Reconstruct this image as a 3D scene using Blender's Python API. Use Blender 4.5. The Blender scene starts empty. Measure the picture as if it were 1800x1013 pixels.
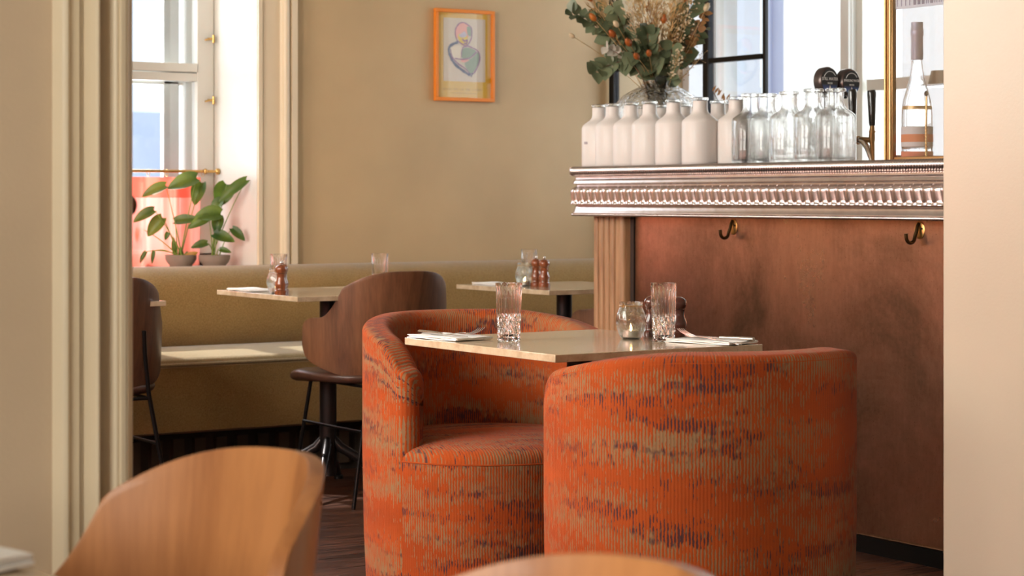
import bpy, math, random
from mathutils import Vector, Matrix
PI = math.pi
S = bpy.context.scene
COL = S.collection
rnd = random.Random(7)

# ------------------------------------------------------------------ camera, world, lights, exposure
# world X runs along the back wall (to the right and away), Y runs along the bar (to the left and away)
YAW = math.radians(33.06)
F = 3580.0
CY = 348.0
CAMZ = 1.1
cd = bpy.data.cameras.new('camera')
cam = bpy.data.objects.new('camera', cd)
COL.objects.link(cam)
S.camera = cam
cam.location = (0, 0, CAMZ)
cam.rotation_euler = (PI/2, 0, -YAW)
cd.sensor_width = 36
cd.lens = F/1800*36
cd.shift_y = -(506.5-CY)/1800
cd.clip_start = 0.05
cd.clip_end = 200
cd.dof.use_dof = True
cd.dof.focus_distance = 4.9
cd.dof.aperture_fstop = 8.5

S.view_settings.view_transform = 'Standard'
S.view_settings.look = 'None'
S.view_settings.gamma = 1
S.view_settings.use_curve_mapping = False
S.view_settings.exposure = 0.38

W = bpy.data.worlds.new('sky')
S.world = W
W.use_nodes = True
bg = W.node_tree.nodes['Background']
bg.inputs[0].default_value = (0.80, 0.90, 1.0, 1)
bg.inputs[1].default_value = 1.25

def light(name, kind, loc, target, power, color, size=None, size_y=None, spread=None):
    l = bpy.data.lights.new(name, kind)
    l.energy = power
    l.color = color
    o = bpy.data.objects.new(name, l)
    o.location = loc
    d = Vector(target)-Vector(loc)
    o.rotation_euler = d.to_track_quat('-Z', 'Y').to_euler()
    if kind == 'AREA':
        l.shape = 'RECTANGLE'
        l.size = size
        l.size_y = size_y
        if spread: l.spread = math.radians(spread)
    if kind == 'SUN':
        l.angle = math.radians(size)
    COL.objects.link(o)
    return o
# the sun comes in through the back window from the left
light('sun', 'SUN', (0, 14, 12), (3.2, 4.3, 0.0), 4.6, (1, .93, .84), size=0.9)
# daylight in the big windows of the left walls and of the right wall (all are real openings)
light('daylight_left_room', 'AREA', (-0.30, 4.3, 1.85), (3, 4.3, 1.2), 190, (1, .94, .87), 1.3, 2.0)
light('daylight_left_room', 'AREA', (-0.30, 6.2, 1.85), (3, 6.2, 1.2), 140, (1, .94, .87), 1.3, 2.0)
light('daylight_front_room', 'AREA', (-2.35, 0.4, 1.8), (1, 0.6, 1.1), 108, (1, .93, .83), 1.5, 2.0)
light('daylight_front_room', 'AREA', (-1.0, -3.1, 1.9), (.6, 2, 1.0), 14, (1, .92, .82), 1.6, 2.0)
light('daylight_bar_side', 'AREA', (6.55, 6.4, 1.8), (3, 6.0, 1.2), 50, (.92, .96, 1.0), 2.2, 1.8)
light('daylight_back_window', 'AREA', (3.25, 8.6, 1.7), (3.25, 5, 1.2), 32, (.95, .97, 1.0), 1.0, 1.6)

S.cycles.max_bounces = 10
S.cycles.diffuse_bounces = 4
S.cycles.glossy_bounces = 5
S.cycles.transmission_bounces = 10
S.cycles.transparent_max_bounces = 24
S.cycles.caustics_reflective = False
S.cycles.caustics_refractive = False
S.cycles.sample_clamp_indirect = 4
S.cycles.use_denoising = True

# ------------------------------------------------------------------ helpers
def tag(o, label=None, cat=None, group=None, kind=None):
    if label: o['label'] = label
    if cat: o['category'] = cat
    if group: o['group'] = group
    if kind: o['kind'] = kind
    return o

def empty(name, loc=(0, 0, 0), rz=0.0, label=None, cat=None, group=None):
    o = bpy.data.objects.new(name, None)
    o.empty_display_size = .05
    o.location = loc
    o.rotation_euler = (0, 0, rz)
    COL.objects.link(o)
    return tag(o, label, cat, group)

def copy_tree(o, parent=None):
    c = o.copy()
    COL.objects.link(c)
    if parent is not None:
        c.parent = parent
    for ch in list(o.children):
        copy_tree(ch, c)
    return c

class MB:
    def __init__(self):
        self.v = []; self.f = []; self.uv = {}; self.m = []; self.mi = 0
    def add(self, vs, fs, uvs=None):
        b = len(self.v)
        self.v += [tuple(p) for p in vs]
        for f in fs:
            self.f.append(tuple(i+b for i in f)); self.m.append(self.mi)
        if uvs:
            for i, u in enumerate(uvs): self.uv[b+i] = u
        return self
    def box(self, x0, x1, y0, y1, z0, z1):
        vs = [(x0,y0,z0),(x1,y0,z0),(x1,y1,z0),(x0,y1,z0),(x0,y0,z1),(x1,y0,z1),(x1,y1,z1),(x0,y1,z1)]
        fs = [(0,3,2,1),(4,5,6,7),(0,1,5,4),(1,2,6,5),(2,3,7,6),(3,0,4,7)]
        return self.add(vs, fs)
    def lathe(self, prof, n=32, c=(0, 0, 0), close=False, sx=1, sy=1, fn=None):
        vs = []
        k = len(prof)
        for i in range(n):
            a = 2*PI*i/n
            for (r, z) in prof:
                q = fn(a, r, z) if fn else 1.0
                vs.append((c[0]+r*q*math.cos(a)*sx, c[1]+r*q*math.sin(a)*sy, c[2]+z))
        fs = []
        for i in range(n):
            j = (i+1) % n
            for t in range(k-1 if not close else k):
                u = (t+1) % k
                fs.append((i*k+t, j*k+t, j*k+u, i*k+u))
        if not close:
            if prof[0][0] > 1e-5: fs.append(tuple(i*k for i in range(n))[::-1])
            if prof[-1][0] > 1e-5: fs.append(tuple(i*k+k-1 for i in range(n)))
        return self.add(vs, fs)
    def tube(self, pts, r, n=8, cap=True):
        pts = [Vector(p) for p in pts]
        rs = r if isinstance(r, (list, tuple)) else [r]*len(pts)
        vs = []
        t0 = (pts[1]-pts[0]).normalized()
        up = Vector((0, 0, 1)) if abs(t0.z) < .9 else Vector((1, 0, 0))
        nrm = t0.cross(up).normalized()
        for i, p in enumerate(pts):
            if i == 0: t = pts[1]-pts[0]
            elif i == len(pts)-1: t = pts[-1]-pts[-2]
            else: t = (pts[i+1]-pts[i]).normalized()+(pts[i]-pts[i-1]).normalized()
            t.normalize()
            nrm = (nrm-t*nrm.dot(t))
            if nrm.length < 1e-6: nrm = t.orthogonal()
            nrm.normalize()
            b = t.cross(nrm)
            for k in range(n):
                a = 2*PI*k/n
                vs.append(p+(nrm*math.cos(a)+b*math.sin(a))*rs[i])
        fs = []
        for i in range(len(pts)-1):
            for k in range(n):
                l = (k+1) % n
                fs.append((i*n+k, i*n+l, (i+1)*n+l, (i+1)*n+k))
        if cap:
            fs.append(tuple(range(n))[::-1]); fs.append(tuple((len(pts)-1)*n+k for k in range(n)))
        return self.add(vs, fs)
    def grid(self, nu, nv, fn, wrap_u=False, uvfn=None):
        vs = []; uvs = []
        for i in range(nu):
            for j in range(nv):
                vs.append(fn(i, j))
                if uvfn: uvs.append(uvfn(i, j))
        fs = []
        for i in range(nu if wrap_u else nu-1):
            i2 = (i+1) % nu
            for j in range(nv-1):
                fs.append((i*nv+j, i2*nv+j, i2*nv+j+1, i*nv+j+1))
        return self.add(vs, fs, uvs or None)
    def build(self, name, mat, parent=None, smooth=None, bevel=0, seg=2, recalc=True, loc=None, solid=None, subsurf=0):
        me = bpy.data.meshes.new(name)
        me.from_pydata(self.v, [], self.f)
        mats = mat if isinstance(mat, (list, tuple)) else [mat]
        for m in mats: me.materials.append(m)
        for p, mi in zip(me.polygons, self.m): p.material_index = mi
        if self.uv:
            uvl = me.uv_layers.new(name='UVMap')
            for l in me.loops:
                uvl.data[l.index].uv = self.uv.get(l.vertex_index, (0, 0))
        if recalc:
            import bmesh
            bm = bmesh.new(); bm.from_mesh(me)
            bmesh.ops.recalc_face_normals(bm, faces=bm.faces)
            bm.to_mesh(me); bm.free()
        o = bpy.data.objects.new(name, me)
        COL.objects.link(o)
        if parent is not None: o.parent = parent
        if loc: o.location = loc
        if smooth is not None:
            me.polygons.foreach_set('use_smooth', [True]*len(me.polygons))
            if smooth < 180:
                me.set_sharp_from_angle(angle=math.radians(smooth))
        if solid:
            md = o.modifiers.new('thick', 'SOLIDIFY'); md.thickness = solid; md.offset = 0
        if bevel:
            md = o.modifiers.new('bevel', 'BEVEL'); md.width = bevel; md.segments = seg; md.limit_method = 'ANGLE'
            md.angle_limit = math.radians(40); md.harden_normals = False
            me.polygons.foreach_set('use_smooth', [True]*len(me.polygons))
            me.set_sharp_from_angle(angle=math.radians(60)) if smooth is None else None
        if subsurf:
            md = o.modifiers.new('sub', 'SUBSURF'); md.levels = subsurf; md.render_levels = subsurf
        return o

# ------------------------------------------------------------------ materials
def mat(name, color=(.8, .8, .8), rough=.5, metal=0.0, spec=.5, coat=0.0, trans=0.0, ior=1.45, sheen=0.0):
    m = bpy.data.materials.new(name)
    m.use_nodes = True
    b = m.node_tree.nodes['Principled BSDF']
    b.inputs['Base Color'].default_value = (*color, 1)
    b.inputs['Roughness'].default_value = rough
    b.inputs['Metallic'].default_value = metal
    b.inputs['Specular IOR Level'].default_value = spec
    b.inputs['Coat Weight'].default_value = coat
    b.inputs['Coat Roughness'].default_value = .12
    b.inputs['Transmission Weight'].default_value = trans
    b.inputs['IOR'].default_value = ior
    b.inputs['Sheen Weight'].default_value = sheen
    return m

class N:
    """small node graph helper"""
    def __init__(self, m):
        self.m = m; self.t = m.node_tree; self.b = self.t.nodes['Principled BSDF']
    def node(self, typ, **kw):
        n = self.t.nodes.new(typ)
        for k, v in kw.items(): setattr(n, k, v)
        return n
    def link(self, a, b): self.t.links.new(a, b)
    def coord(self, which='Object', scale=(1, 1, 1), rot=(0, 0, 0)):
        c = self.node('ShaderNodeTexCoord'); mp = self.node('ShaderNodeMapping')
        mp.inputs['Scale'].default_value = scale; mp.inputs['Rotation'].default_value = rot
        self.link(c.outputs[which], mp.inputs[0]); return mp.outputs[0]
    def noise(self, vec, scale=5, detail=4, rough=.5, dist=0.0):
        n = self.node('ShaderNodeTexNoise')
        n.inputs['Scale'].default_value = scale; n.inputs['Detail'].default_value = detail
        n.inputs['Roughness'].default_value = rough; n.inputs['Distortion'].default_value = dist
        if vec is not None: self.link(vec, n.inputs['Vector'])
        return n.outputs['Fac']
    def ramp(self, fac, stops, interp='LINEAR'):
        r = self.node('ShaderNodeValToRGB'); cr = r.color_ramp; cr.interpolation = interp
        while len(cr.elements) < len(stops): cr.elements.new(.5)
        for e, (p, c) in zip(cr.elements, stops):
            e.position = p; e.color = (*c, 1) if len(c) == 3 else c
        self.link(fac, r.inputs[0]); return r.outputs[0]
    def math(self, op, a, b=None, c=None, clamp=False):
        n = self.node('ShaderNodeMath', operation=op); n.use_clamp = clamp
        for i, x in enumerate((a, b, c)):
            if x is None: continue
            if isinstance(x, (int, float)): n.inputs[i].default_value = x
            else: self.link(x, n.inputs[i])
        return n.outputs[0]
    def mix(self, fac, a, b, mode='MIX'):
        n = self.node('ShaderNodeMix', data_type='RGBA', blend_type=mode)
        for i, x in zip((0, 6, 7), (fac, a, b)):
            if isinstance(x, (int, float)): n.inputs[i].default_value = x
            elif isinstance(x, tuple): n.inputs[i].default_value = (*x, 1)
            else: self.link(x, n.inputs[i])
        return n.outputs[2]
    def bump(self, h, strength=.3, dist=.01):
        n = self.node('ShaderNodeBump'); n.inputs['Strength'].default_value = strength
        n.inputs['Distance'].default_value = dist; self.link(h, n.inputs['Height'])
        self.link(n.outputs[0], self.b.inputs['Normal']); return n
    def color(self, c): self.link(c, self.b.inputs['Base Color'])
    def rough(self, c): self.link(c, self.b.inputs['Roughness'])

def m_paint(name, c, rough=.5, amount=.06, bump=.12, spec=.4):
    m = mat(name, c, rough, spec=spec); n = N(m)
    v = n.coord()
    f = n.noise(v, 3, 5)
    lo = tuple(x*(1-amount) for x in c); hi = tuple(min(1, x*(1+amount)) for x in c)
    n.color(n.ramp(f, [(.3, lo), (.7, hi)]))
    n.bump(n.noise(v, 160, 3), bump, .002)
    return m

M = {}
M['wall'] = m_paint('tan_wall_paint', (.56, .40, .215), .45)
M['wall_front'] = m_paint('cream_wall_paint', (.74, .575, .40), .42, bump=.2)
M['trim'] = m_paint('cream_trim_paint', (.80, .67, .48), .36, .03, .1)
M['white_wall'] = m_paint('white_wall_paint', (.86, .86, .84), .5, .02)
M['window_white'] = m_paint('window_white_paint', (.68, .66, .60), .35, .03, .05)
M['jamb'] = m_paint('glossy_jamb_paint', (.50, .415, .32), .28, .03, .1)
M['black'] = mat('black_steel', (.012, .011, .011), .35, .6)
M['black_rod'] = mat('black_rod_steel', (.015, .013, .013), .3, .7)
M['dark_post'] = mat('dark_pedestal_steel', (.03, .024, .024), .32, .75)
M['brass'] = mat('brass', (.60, .37, .13), .28, 1.0)
M['old_brass'] = mat('aged_brass', (.42, .26, .12), .35, 1.0)
M['chrome'] = mat('chrome', (.75, .72, .68), .12, 1.0)
M['cutlery'] = mat('steel_cutlery', (.70, .66, .62), .18, 1.0)
M['ceiling'] = m_paint('ceiling_paint', (.36, .32, .26), .6)
M['white_ceramic'] = mat('milk_white_bottle', (.68, .64, .61), .55, coat=.15)
n = N(M['white_ceramic']); n.bump(n.noise(n.coord(scale=(4, 4, 120)), 3, 3), .08, .002)
M['linen'] = mat('white_linen', (.86, .84, .80), .8, sheen=.3)
n = N(M['linen']); n.bump(n.noise(n.coord(), 500, 2), .3, .001)
M['wax'] = mat('white_wax', (.85, .80, .70), .5)
M['alu'] = mat('tealight_tin', (.75, .74, .72), .3, .9)
M['leather'] = mat('brown_leather', (.075, .034, .022), .34, spec=.5)
n = N(M['leather']); n.bump(n.noise(n.coord(), 220, 3), .12, .001)
M['orange_frame'] = mat('orange_frame_paint', (.86, .25, .02), .35)
M['soil'] = mat('potting_soil', (.03, .02, .012), .9)
M['stem'] = mat('green_stem', (.20, .30, .05), .5)
M['clay'] = m_paint('grey_brown_clay', (.25, .19, .15), .7, .15, .4)
M['redwood'] = mat('polished_redwood', (.22, .06, .022), .22, coat=.5)
n = N(M['redwood']); n.color(n.ramp(n.noise(n.coord(scale=(30, 30, 4)), 3, 4), [(.3, (.13, .035, .014)), (.7, (.30, .085, .03))]))
M['darkmill'] = mat('dark_polished_wood', (.075, .02, .012), .22, coat=.6)
M['dark_bronze'] = mat('dark_bronze', (.10, .06, .025), .32, .9)

def glass(name, color=(1, 1, 1), rough=0.0, ior=1.45, clear=.35, bumpf=None):
    m = bpy.data.materials.new(name); m.use_nodes = True
    t = m.node_tree; t.nodes.remove(t.nodes['Principled BSDF'])
    out = t.nodes['Material Output']
    g = t.nodes.new('ShaderNodeBsdfGlass'); g.inputs['Color'].default_value = (*color, 1)
    g.inputs['Roughness'].default_value = rough; g.inputs['IOR'].default_value = ior
    tr = t.nodes.new('ShaderNodeBsdfTransparent'); tr.inputs[0].default_value = (*color, 1)
    mx = t.nodes.new('ShaderNodeMixShader'); mx.inputs[0].default_value = clear
    t.links.new(g.outputs[0], mx.inputs[1]); t.links.new(tr.outputs[0], mx.inputs[2])
    t.links.new(mx.outputs[0], out.inputs[0])
    if bumpf:
        tc = t.nodes.new('ShaderNodeTexCoord'); nz = t.nodes.new('ShaderNodeTexNoise')
        nz.inputs['Scale'].default_value = bumpf
        t.links.new(tc.outputs['Object'], nz.inputs['Vector'])
        b = t.nodes.new('ShaderNodeBump'); b.inputs['Strength'].default_value = .7; b.inputs['Distance'].default_value = .012
        t.links.new(nz.outputs['Fac'], b.inputs['Height']); t.links.new(b.outputs[0], g.inputs['Normal'])
    return m
M['glass'] = glass('clear_glass', (.985, .99, .985), clear=.25)
M['bottleglass'] = glass('thin_bottle_glass', (.99, .99, .985), ior=1.45, clear=.4)
M['crystal'] = glass('cut_crystal', (1, 1, 1), ior=1.5, clear=.0)
M['jarglass'] = glass('candle_jar_glass', (.97, .98, .96), clear=.35, bumpf=30)
M['vaseglass'] = glass('rippled_glass', (.995, .995, .99), clear=.12, bumpf=26)
def pane(name, tint=(1, 1, 1), refl=.09):
    m = bpy.data.materials.new(name); m.use_nodes = True
    t = m.node_tree; t.nodes.remove(t.nodes['Principled BSDF']); out = t.nodes['Material Output']
    g = t.nodes.new('ShaderNodeBsdfGlossy'); g.inputs['Roughness'].default_value = .02
    tr = t.nodes.new('ShaderNodeBsdfTransparent'); tr.inputs[0].default_value = (*tint, 1)
    mx = t.nodes.new('ShaderNodeMixShader'); mx.inputs[0].default_value = refl
    t.links.new(tr.outputs[0], mx.inputs[1]); t.links.new(g.outputs[0], mx.inputs[2]); t.links.new(mx.outputs[0], out.inputs[0])
    return m
M['pane'] = pane('window_pane', (.97, .985, .98), .07)
M['pane_blue'] = pane('old_window_pane', (.93, .965, 1.0), .07)
M['screen_pane'] = pane('screen_pane', (.93, .95, 1.0), .16)
M['picture_glass'] = pane('picture_glass', (1, 1, 1), .045)

def m_wood(name, dark, light, scale=1.0, rough=.35, axis='Z', coat=.15, bands=16):
    m = mat(name, light, rough, coat=coat); n = N(m)
    s = {'Z': (1, 1, .07), 'X': (.07, 1, 1), 'Y': (1, .07, 1)}[axis]
    v = n.coord(scale=tuple(x*scale for x in s))
    big = n.noise(v, bands, 5, .55, .6)
    fine = n.noise(v, bands*9, 3, .6)
    f = n.math('ADD', n.math('MULTIPLY', big, .75), n.math('MULTIPLY', fine, .25))
    mid = tuple((a+b)/2 for a, b in zip(dark, light))
    n.color(n.ramp(f, [(.33, dark), (.47, mid), (.62, light)]))
    n.bump(fine, .08, .001)
    return m
M['walnut'] = m_wood('walnut_veneer', (.065, .026, .013), (.20, .088, .042), rough=.34)
M['walnut_lit'] = m_wood('lit_walnut_veneer', (.36, .13, .042), (.60, .25, .085), rough=.42, bands=13)  # walnut again, with the window light on it put into the colour
M['oak'] = m_wood('oiled_oak', (.26, .125, .055), (.47, .265, .135), rough=.5, coat=.05, bands=40)

def m_floor():
    m = mat('dark_plank_floor', (.08, .03, .02), .35); n = N(m)
    v = n.coord()
    br = n.node('ShaderNodeTexBrick'); br.offset = .37
    br.inputs['Scale'].default_value = 1; br.inputs['Brick Width'].default_value = 1.1; br.inputs['Row Height'].default_value = .07
    br.inputs['Mortar Size'].default_value = .002; br.inputs['Color1'].default_value = (.2, .2, .2, 1); br.inputs['Color2'].default_value = (.9, .9, .9, 1)
    br.inputs['Mortar'].default_value = (0, 0, 0, 1)
    n.link(v, br.inputs['Vector'])
    g = n.noise(n.coord(scale=(1.5, 22, 1)), 3, 5)
    base = n.ramp(g, [(.3, (.030, .011, .007)), (.5, (.085, .030, .016)), (.72, (.17, .065, .035))])
    n.color(n.mix(.55, base, br.outputs['Color'], 'MULTIPLY'))
    n.rough(n.ramp(g, [(.3, (.25,)*3), (.7, (.5,)*3)]))
    return m
M['floor'] = m_floor()

def m_stone():
    m = mat('polished_limestone', (.62, .5, .36), .16, coat=.6); n = N(m)
    v = n.coord()
    a = n.noise(v, 22, 8, .65); b = n.noise(v, 160, 4, .7)
    base = n.ramp(a, [(.3, (.46, .34, .22)), (.55, (.60, .47, .32)), (.75, (.70, .58, .43))])
    spots = n.ramp(b, [(.30, (.30, .18, .10)), (.38, (1, 1, 1))])
    n.color(n.mix(.8, base, spots, 'MULTIPLY'))
    n.rough(n.ramp(b, [(.3, (.35,)*3), (.5, (.10,)*3)]))
    return m
M['stone'] = m_stone()

def m_wool(name, dark, light, rough=.95, bump=.6):
    m = mat(name, light, rough, spec=.2, sheen=.35); n = N(m)
    v = n.coord(); a = n.noise(v, 230, 3, .7); b = n.noise(v, 6, 3)
    f = n.math('ADD', n.math('MULTIPLY', a, .8), n.math('MULTIPLY', b, .2))
    n.color(n.ramp(f, [(.34, dark), (.66, light)]))
    n.bump(a, bump, .004)
    return m
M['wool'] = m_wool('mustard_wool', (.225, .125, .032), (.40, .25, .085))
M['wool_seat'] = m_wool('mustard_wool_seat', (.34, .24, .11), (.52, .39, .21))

def m_fabric():
    """woven rust upholstery: vertical wales broken by horizontal bands of sand and slate thread (UV in metres)"""
    m = mat('rust_striped_upholstery', (.6, .15, .05), .95, spec=.08, sheen=.08); n = N(m)
    uv = n.node('ShaderNodeUVMap').outputs[0]
    def sc(x, y):
        mp = n.node('ShaderNodeMapping'); mp.inputs['Scale'].default_value = (x, y, 1); n.link(uv, mp.inputs[0]); return mp.outputs[0]
    sep = n.node('ShaderNodeSeparateXYZ'); n.link(uv, sep.inputs[0])
    wob = n.noise(sc(60, 110), 1, 2)
    u2 = n.math('ADD', sep.outputs[0], n.math('MULTIPLY', n.math('SUBTRACT', wob, .5), .0034))
    st = n.math('SINE', n.math('MULTIPLY', u2, 2*PI/.0074))           # -1..1
    band = n.noise(sc(2.6, 11), 1, 2, .5)                             # wide horizontal patches
    patch = n.noise(sc(70, 30), 1, 3, .6)                              # ragged edges
    dens = n.math('ADD', n.math('MULTIPLY', n.math('SUBTRACT', band, .49), 6.5), n.math('MULTIPLY', n.math('SUBTRACT', patch, .5), 6.0))
    thr = n.math('ADD', n.math('SUBTRACT', st, .52), dens)
    mask = n.math('MULTIPLY', thr, 5.0, clamp=True)
    which = n.noise(sc(3.4, 17), 1, 2)
    which2 = n.noise(sc(75, 40), 1, 2)
    w = n.math('ADD', n.math('MULTIPLY', n.math('SUBTRACT', which, .50), 10), n.math('MULTIPLY', n.math('SUBTRACT', which2, .5), 5), clamp=True)
    thread = n.mix(w, (.26, .165, .082), (.052, .034, .040))
    base = n.ramp(n.noise(sc(3, 9), 1, 3), [(.3, (.33, .058, .012)), (.7, (.43, .082, .016))])
    weave = n.noise(sc(900, 900), 1, 2)
    base = n.mix(.35, base, n.ramp(weave, [(.3, (.5, .5, .5)), (.7, (1.3, 1.3, 1.3))]), 'MULTIPLY')
    n.color(n.mix(n.math('MULTIPLY', mask, .88), base, thread))
    h = n.math('ADD', n.math('MULTIPLY', st, -.35), n.math('MULTIPLY', weave, .8))
    n.bump(n.math('SUBTRACT', h, n.math('MULTIPLY', mask, .5)), .5, .0012)
    return m
M['rust'] = m_fabric()

def m_copper():
    m = mat('patinated_copper', (.5, .24, .16), .42, 1.0); n = N(m)
    v = n.coord()
    cl = n.noise(v, 1.7, 6, .62, .5); sm = n.noise(v, 60, 5, .7); sp = n.noise(v, 190, 2, .5); br = n.noise(n.coord(scale=(1, 1, .18)), 90, 3)
    f = n.math('ADD', n.math('MULTIPLY', cl, .88), n.math('MULTIPLY', sm, .12))
    c = n.ramp(f, [(.33, (.14, .080, .048)), (.44, (.31, .165, .105)), (.55, (.47, .255, .175)), (.70, (.60, .35, .25))])
    c = n.mix(.6, c, n.ramp(sp, [(.27, (.35, .25, .2)), (.34, (1, 1, 1))]), 'MULTIPLY')
    c = n.mix(.2, c, n.ramp(br, [(.3, (.6, .55, .5)), (.7, (1.2, 1.2, 1.2))]), 'MULTIPLY')
    n.color(c); n.rough(n.ramp(f, [(.3, (.36,)*3), (.7, (.25,)*3)]))
    n.bump(sm, .1, .001)
    return m
M['copper'] = m_copper()
def m_zinc():
    m = mat('cast_pewter', (.62, .56, .53), .27, 1.0); n = N(m)
    v = n.coord(); a = n.noise(v, 12, 6, .6); b = n.noise(v, 120, 4)
    n.color(n.ramp(a, [(.3, (.60, .53, .50)), (.7, (.74, .67, .64))]))
    return m
M['zinc'] = m_zinc()

def m_translucent(name, c, trans=.6, rough=.8, thin=.0):
    m = bpy.data.materials.new(name); m.use_nodes = True
    t = m.node_tree; t.nodes.remove(t.nodes['Principled BSDF']); out = t.nodes['Material Output']
    d = t.nodes.new('ShaderNodeBsdfDiffuse'); d.inputs[0].default_value = (*c, 1)
    tl = t.nodes.new('ShaderNodeBsdfTranslucent'); tl.inputs[0].default_value = (*c, 1)
    mx = t.nodes.new('ShaderNodeMixShader'); mx.inputs[0].default_value = trans
    t.links.new(d.outputs[0], mx.inputs[1]); t.links.new(tl.outputs[0], mx.inputs[2])
    if thin:
        tr = t.nodes.new('ShaderNodeBsdfTransparent'); tr.inputs[0].default_value = (1, .8, .75, 1)
        m2 = t.nodes.new('ShaderNodeMixShader'); m2.inputs[0].default_value = thin
        t.links.new(mx.outputs[0], m2.inputs[1]); t.links.new(tr.outputs[0], m2.inputs[2]); mx = m2
    t.links.new(mx.outputs[0], out.inputs[0])
    return m
M['curtain'] = m_translucent('coral_voile', (.95, .33, .24), .75, thin=.14)
M['curtain_hem'] = m_translucent('coral_voile_double', (.92, .16, .10), .7)

def m_leaf(name, c1, c2, trans=.35):
    m = bpy.data.materials.new(name); m.use_nodes = True
    t = m.node_tree; pr = t.nodes['Principled BSDF']; out = t.nodes['Material Output']
    pr.inputs['Roughness'].default_value = .4
    tc = t.nodes.new('ShaderNodeTexCoord'); nz = t.nodes.new('ShaderNodeTexNoise'); nz.inputs['Scale'].default_value = 9
    nz.inputs['Detail'].default_value = 4
    rp = t.nodes.new('ShaderNodeValToRGB'); rp.color_ramp.elements[0].position = .35; rp.color_ramp.elements[1].position = .65
    rp.color_ramp.elements[0].color = (*c1, 1); rp.color_ramp.elements[1].color = (*c2, 1)
    t.links.new(tc.outputs['Object'], nz.inputs[0]); t.links.new(nz.outputs['Fac'], rp.inputs[0]); t.links.new(rp.outputs[0], pr.inputs['Base Color'])
    tl = t.nodes.new('ShaderNodeBsdfTranslucent'); t.links.new(rp.outputs[0], tl.inputs[0])
    mx = t.nodes.new('ShaderNodeMixShader'); mx.inputs[0].default_value = trans
    t.links.new(pr.outputs[0], mx.inputs[1]); t.links.new(tl.outputs[0], mx.inputs[2]); t.links.new(mx.outputs[0], out.inputs[0])
    return m
M['leaf'] = m_leaf('green_leaf', (.035, .095, .014), (.15, .23, .03), .4)
M['leaf_yellow'] = m_leaf('yellowing_leaf', (.35, .25, .03), (.6, .33, .04), .5)
M['euca'] = m_leaf('grey_green_leaf', (.085, .11, .055), (.20, .235, .13), .2)
M['euca_pale'] = m_leaf('pale_grey_leaf', (.5, .48, .42), (.7, .66, .58), .2)
M['straw'] = m_leaf('dried_straw', (.42, .25, .09), (.74, .51, .24), .25)
M['straw_dark'] = m_leaf('dried_brown_leaf', (.25, .11, .04), (.42, .21, .08), .2)
M['rusthead'] = m_leaf('rust_flower_head', (.40, .09, .015), (.62, .20, .03), .2)
M['cream_head'] = m_leaf('cream_flower_head', (.6, .45, .26), (.85, .70, .48), .2)
M['twig'] = mat('brown_twig', (.16, .09, .05), .7)

# ------------------------------------------------------------------ setting
def struct(name, mb, m, **kw):
    o = mb.build(name, m, **kw); o['kind'] = 'structure'; return o
struct('floor', MB().box(-2.2, 6.6, -3, 8.6, -.08, 0), M['floor'])
struct('ceiling', MB().box(-2.3, 6.8, -3, 8.6, 3.0, 3.1), M['ceiling'])

def wall_with_holes(name, axis, pos, thick, a0, a1, holes, m, z1=3.0):
    """axis 'x': wall plane at y=pos running along x; axis 'y': wall at x=pos running along y. holes: (a0,a1,z0,z1)"""
    mb = MB()
    def seg(p, q, zl, zh):
        if q-p < 1e-4 or zh-zl < 1e-4: return
        if axis == 'x': mb.box(p, q, min(pos, pos+thick), max(pos, pos+thick), zl, zh)
        else: mb.box(min(pos, pos+thick), max(pos, pos+thick), p, q, zl, zh)
    cur = a0
    for (h0, h1, hz0, hz1) in sorted(holes):
        seg(cur, h0, 0, z1); seg(h0, h1, 0, hz0); seg(h0, h1, hz1, z1); cur = h1
    seg(cur, a1, 0, z1)
    return struct(name, mb, m)
WX0, WX1 = 2.62, 3.81            # back window opening
wall_with_holes('wall_back', 'x', 7.85, .55, 0, 6.1, [(WX0, WX1, .80, 2.55)], M['wall'])
wall_with_holes('wall_left', 'y', 0, -.3, 3.0, 7.85, [(3.6, 4.95, .85, 2.75), (5.5, 6.85, .85, 2.75)], M['wall'])
wall_with_holes('wall_right', 'y', 6.1, .3, 3.0, 8.4, [(6.71, 7.80, .95, 2.7), (5.45, 6.65, .95, 2.2)], M['white_wall'])
wall_with_holes('wall_front_left', 'y', -2.0, -.3, -3, 2.6, [(-.4, 1.2, .8, 2.75)], M['wall_front'])
wall_with_holes('wall_front_near', 'x', -2.7, -.3, -2.0, 3.6, [(-1.8, -.2, .8, 2.8)], M['wall_front'])
wall_with_holes('wall_front_right', 'y', 3.6, .2, -2.7, 2.6, [], M['wall_front'])
struct('added_dark_panel_left', MB().box(.0, .03, 3.0, 7.84, 0, .86), mat('added_panel_dark', (.05, .03, .02), .5))  # unseen dark panel, added so the copper front mirrors something dark
struct('wall_partition', MB().box(-2.0, .985, 2.6, 3.0, 0, 3.0), M['wall_front'])
struct('wall_jamb', MB().box(3.0, 6.4, 2.35, 3.0, 0, 3.0), M['jamb'], bevel=.004)
struct('wall_header', MB().box(.985, 3.0, 2.6, 3.0, 2.75, 3.0), M['wall_front'])

def sweep_z(mb, prof, z0, z1):
    """extrude an open plan-view profile [(x,y)..] vertically"""
    k = len(prof)
    vs = [(x, y, z) for z in (z0, z1) for (x, y) in prof]
    mb.add(vs, [(i, i+1, k+i+1, k+i) for i in range(k-1)])
    return mb
def arc(cx, cy, rx, ry, a0, a1, n=10):
    return [(cx+rx*math.cos(math.radians(a0+(a1-a0)*i/n)), cy+ry*math.sin(math.radians(a0+(a1-a0)*i/n))) for i in range(n+1)]
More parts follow.
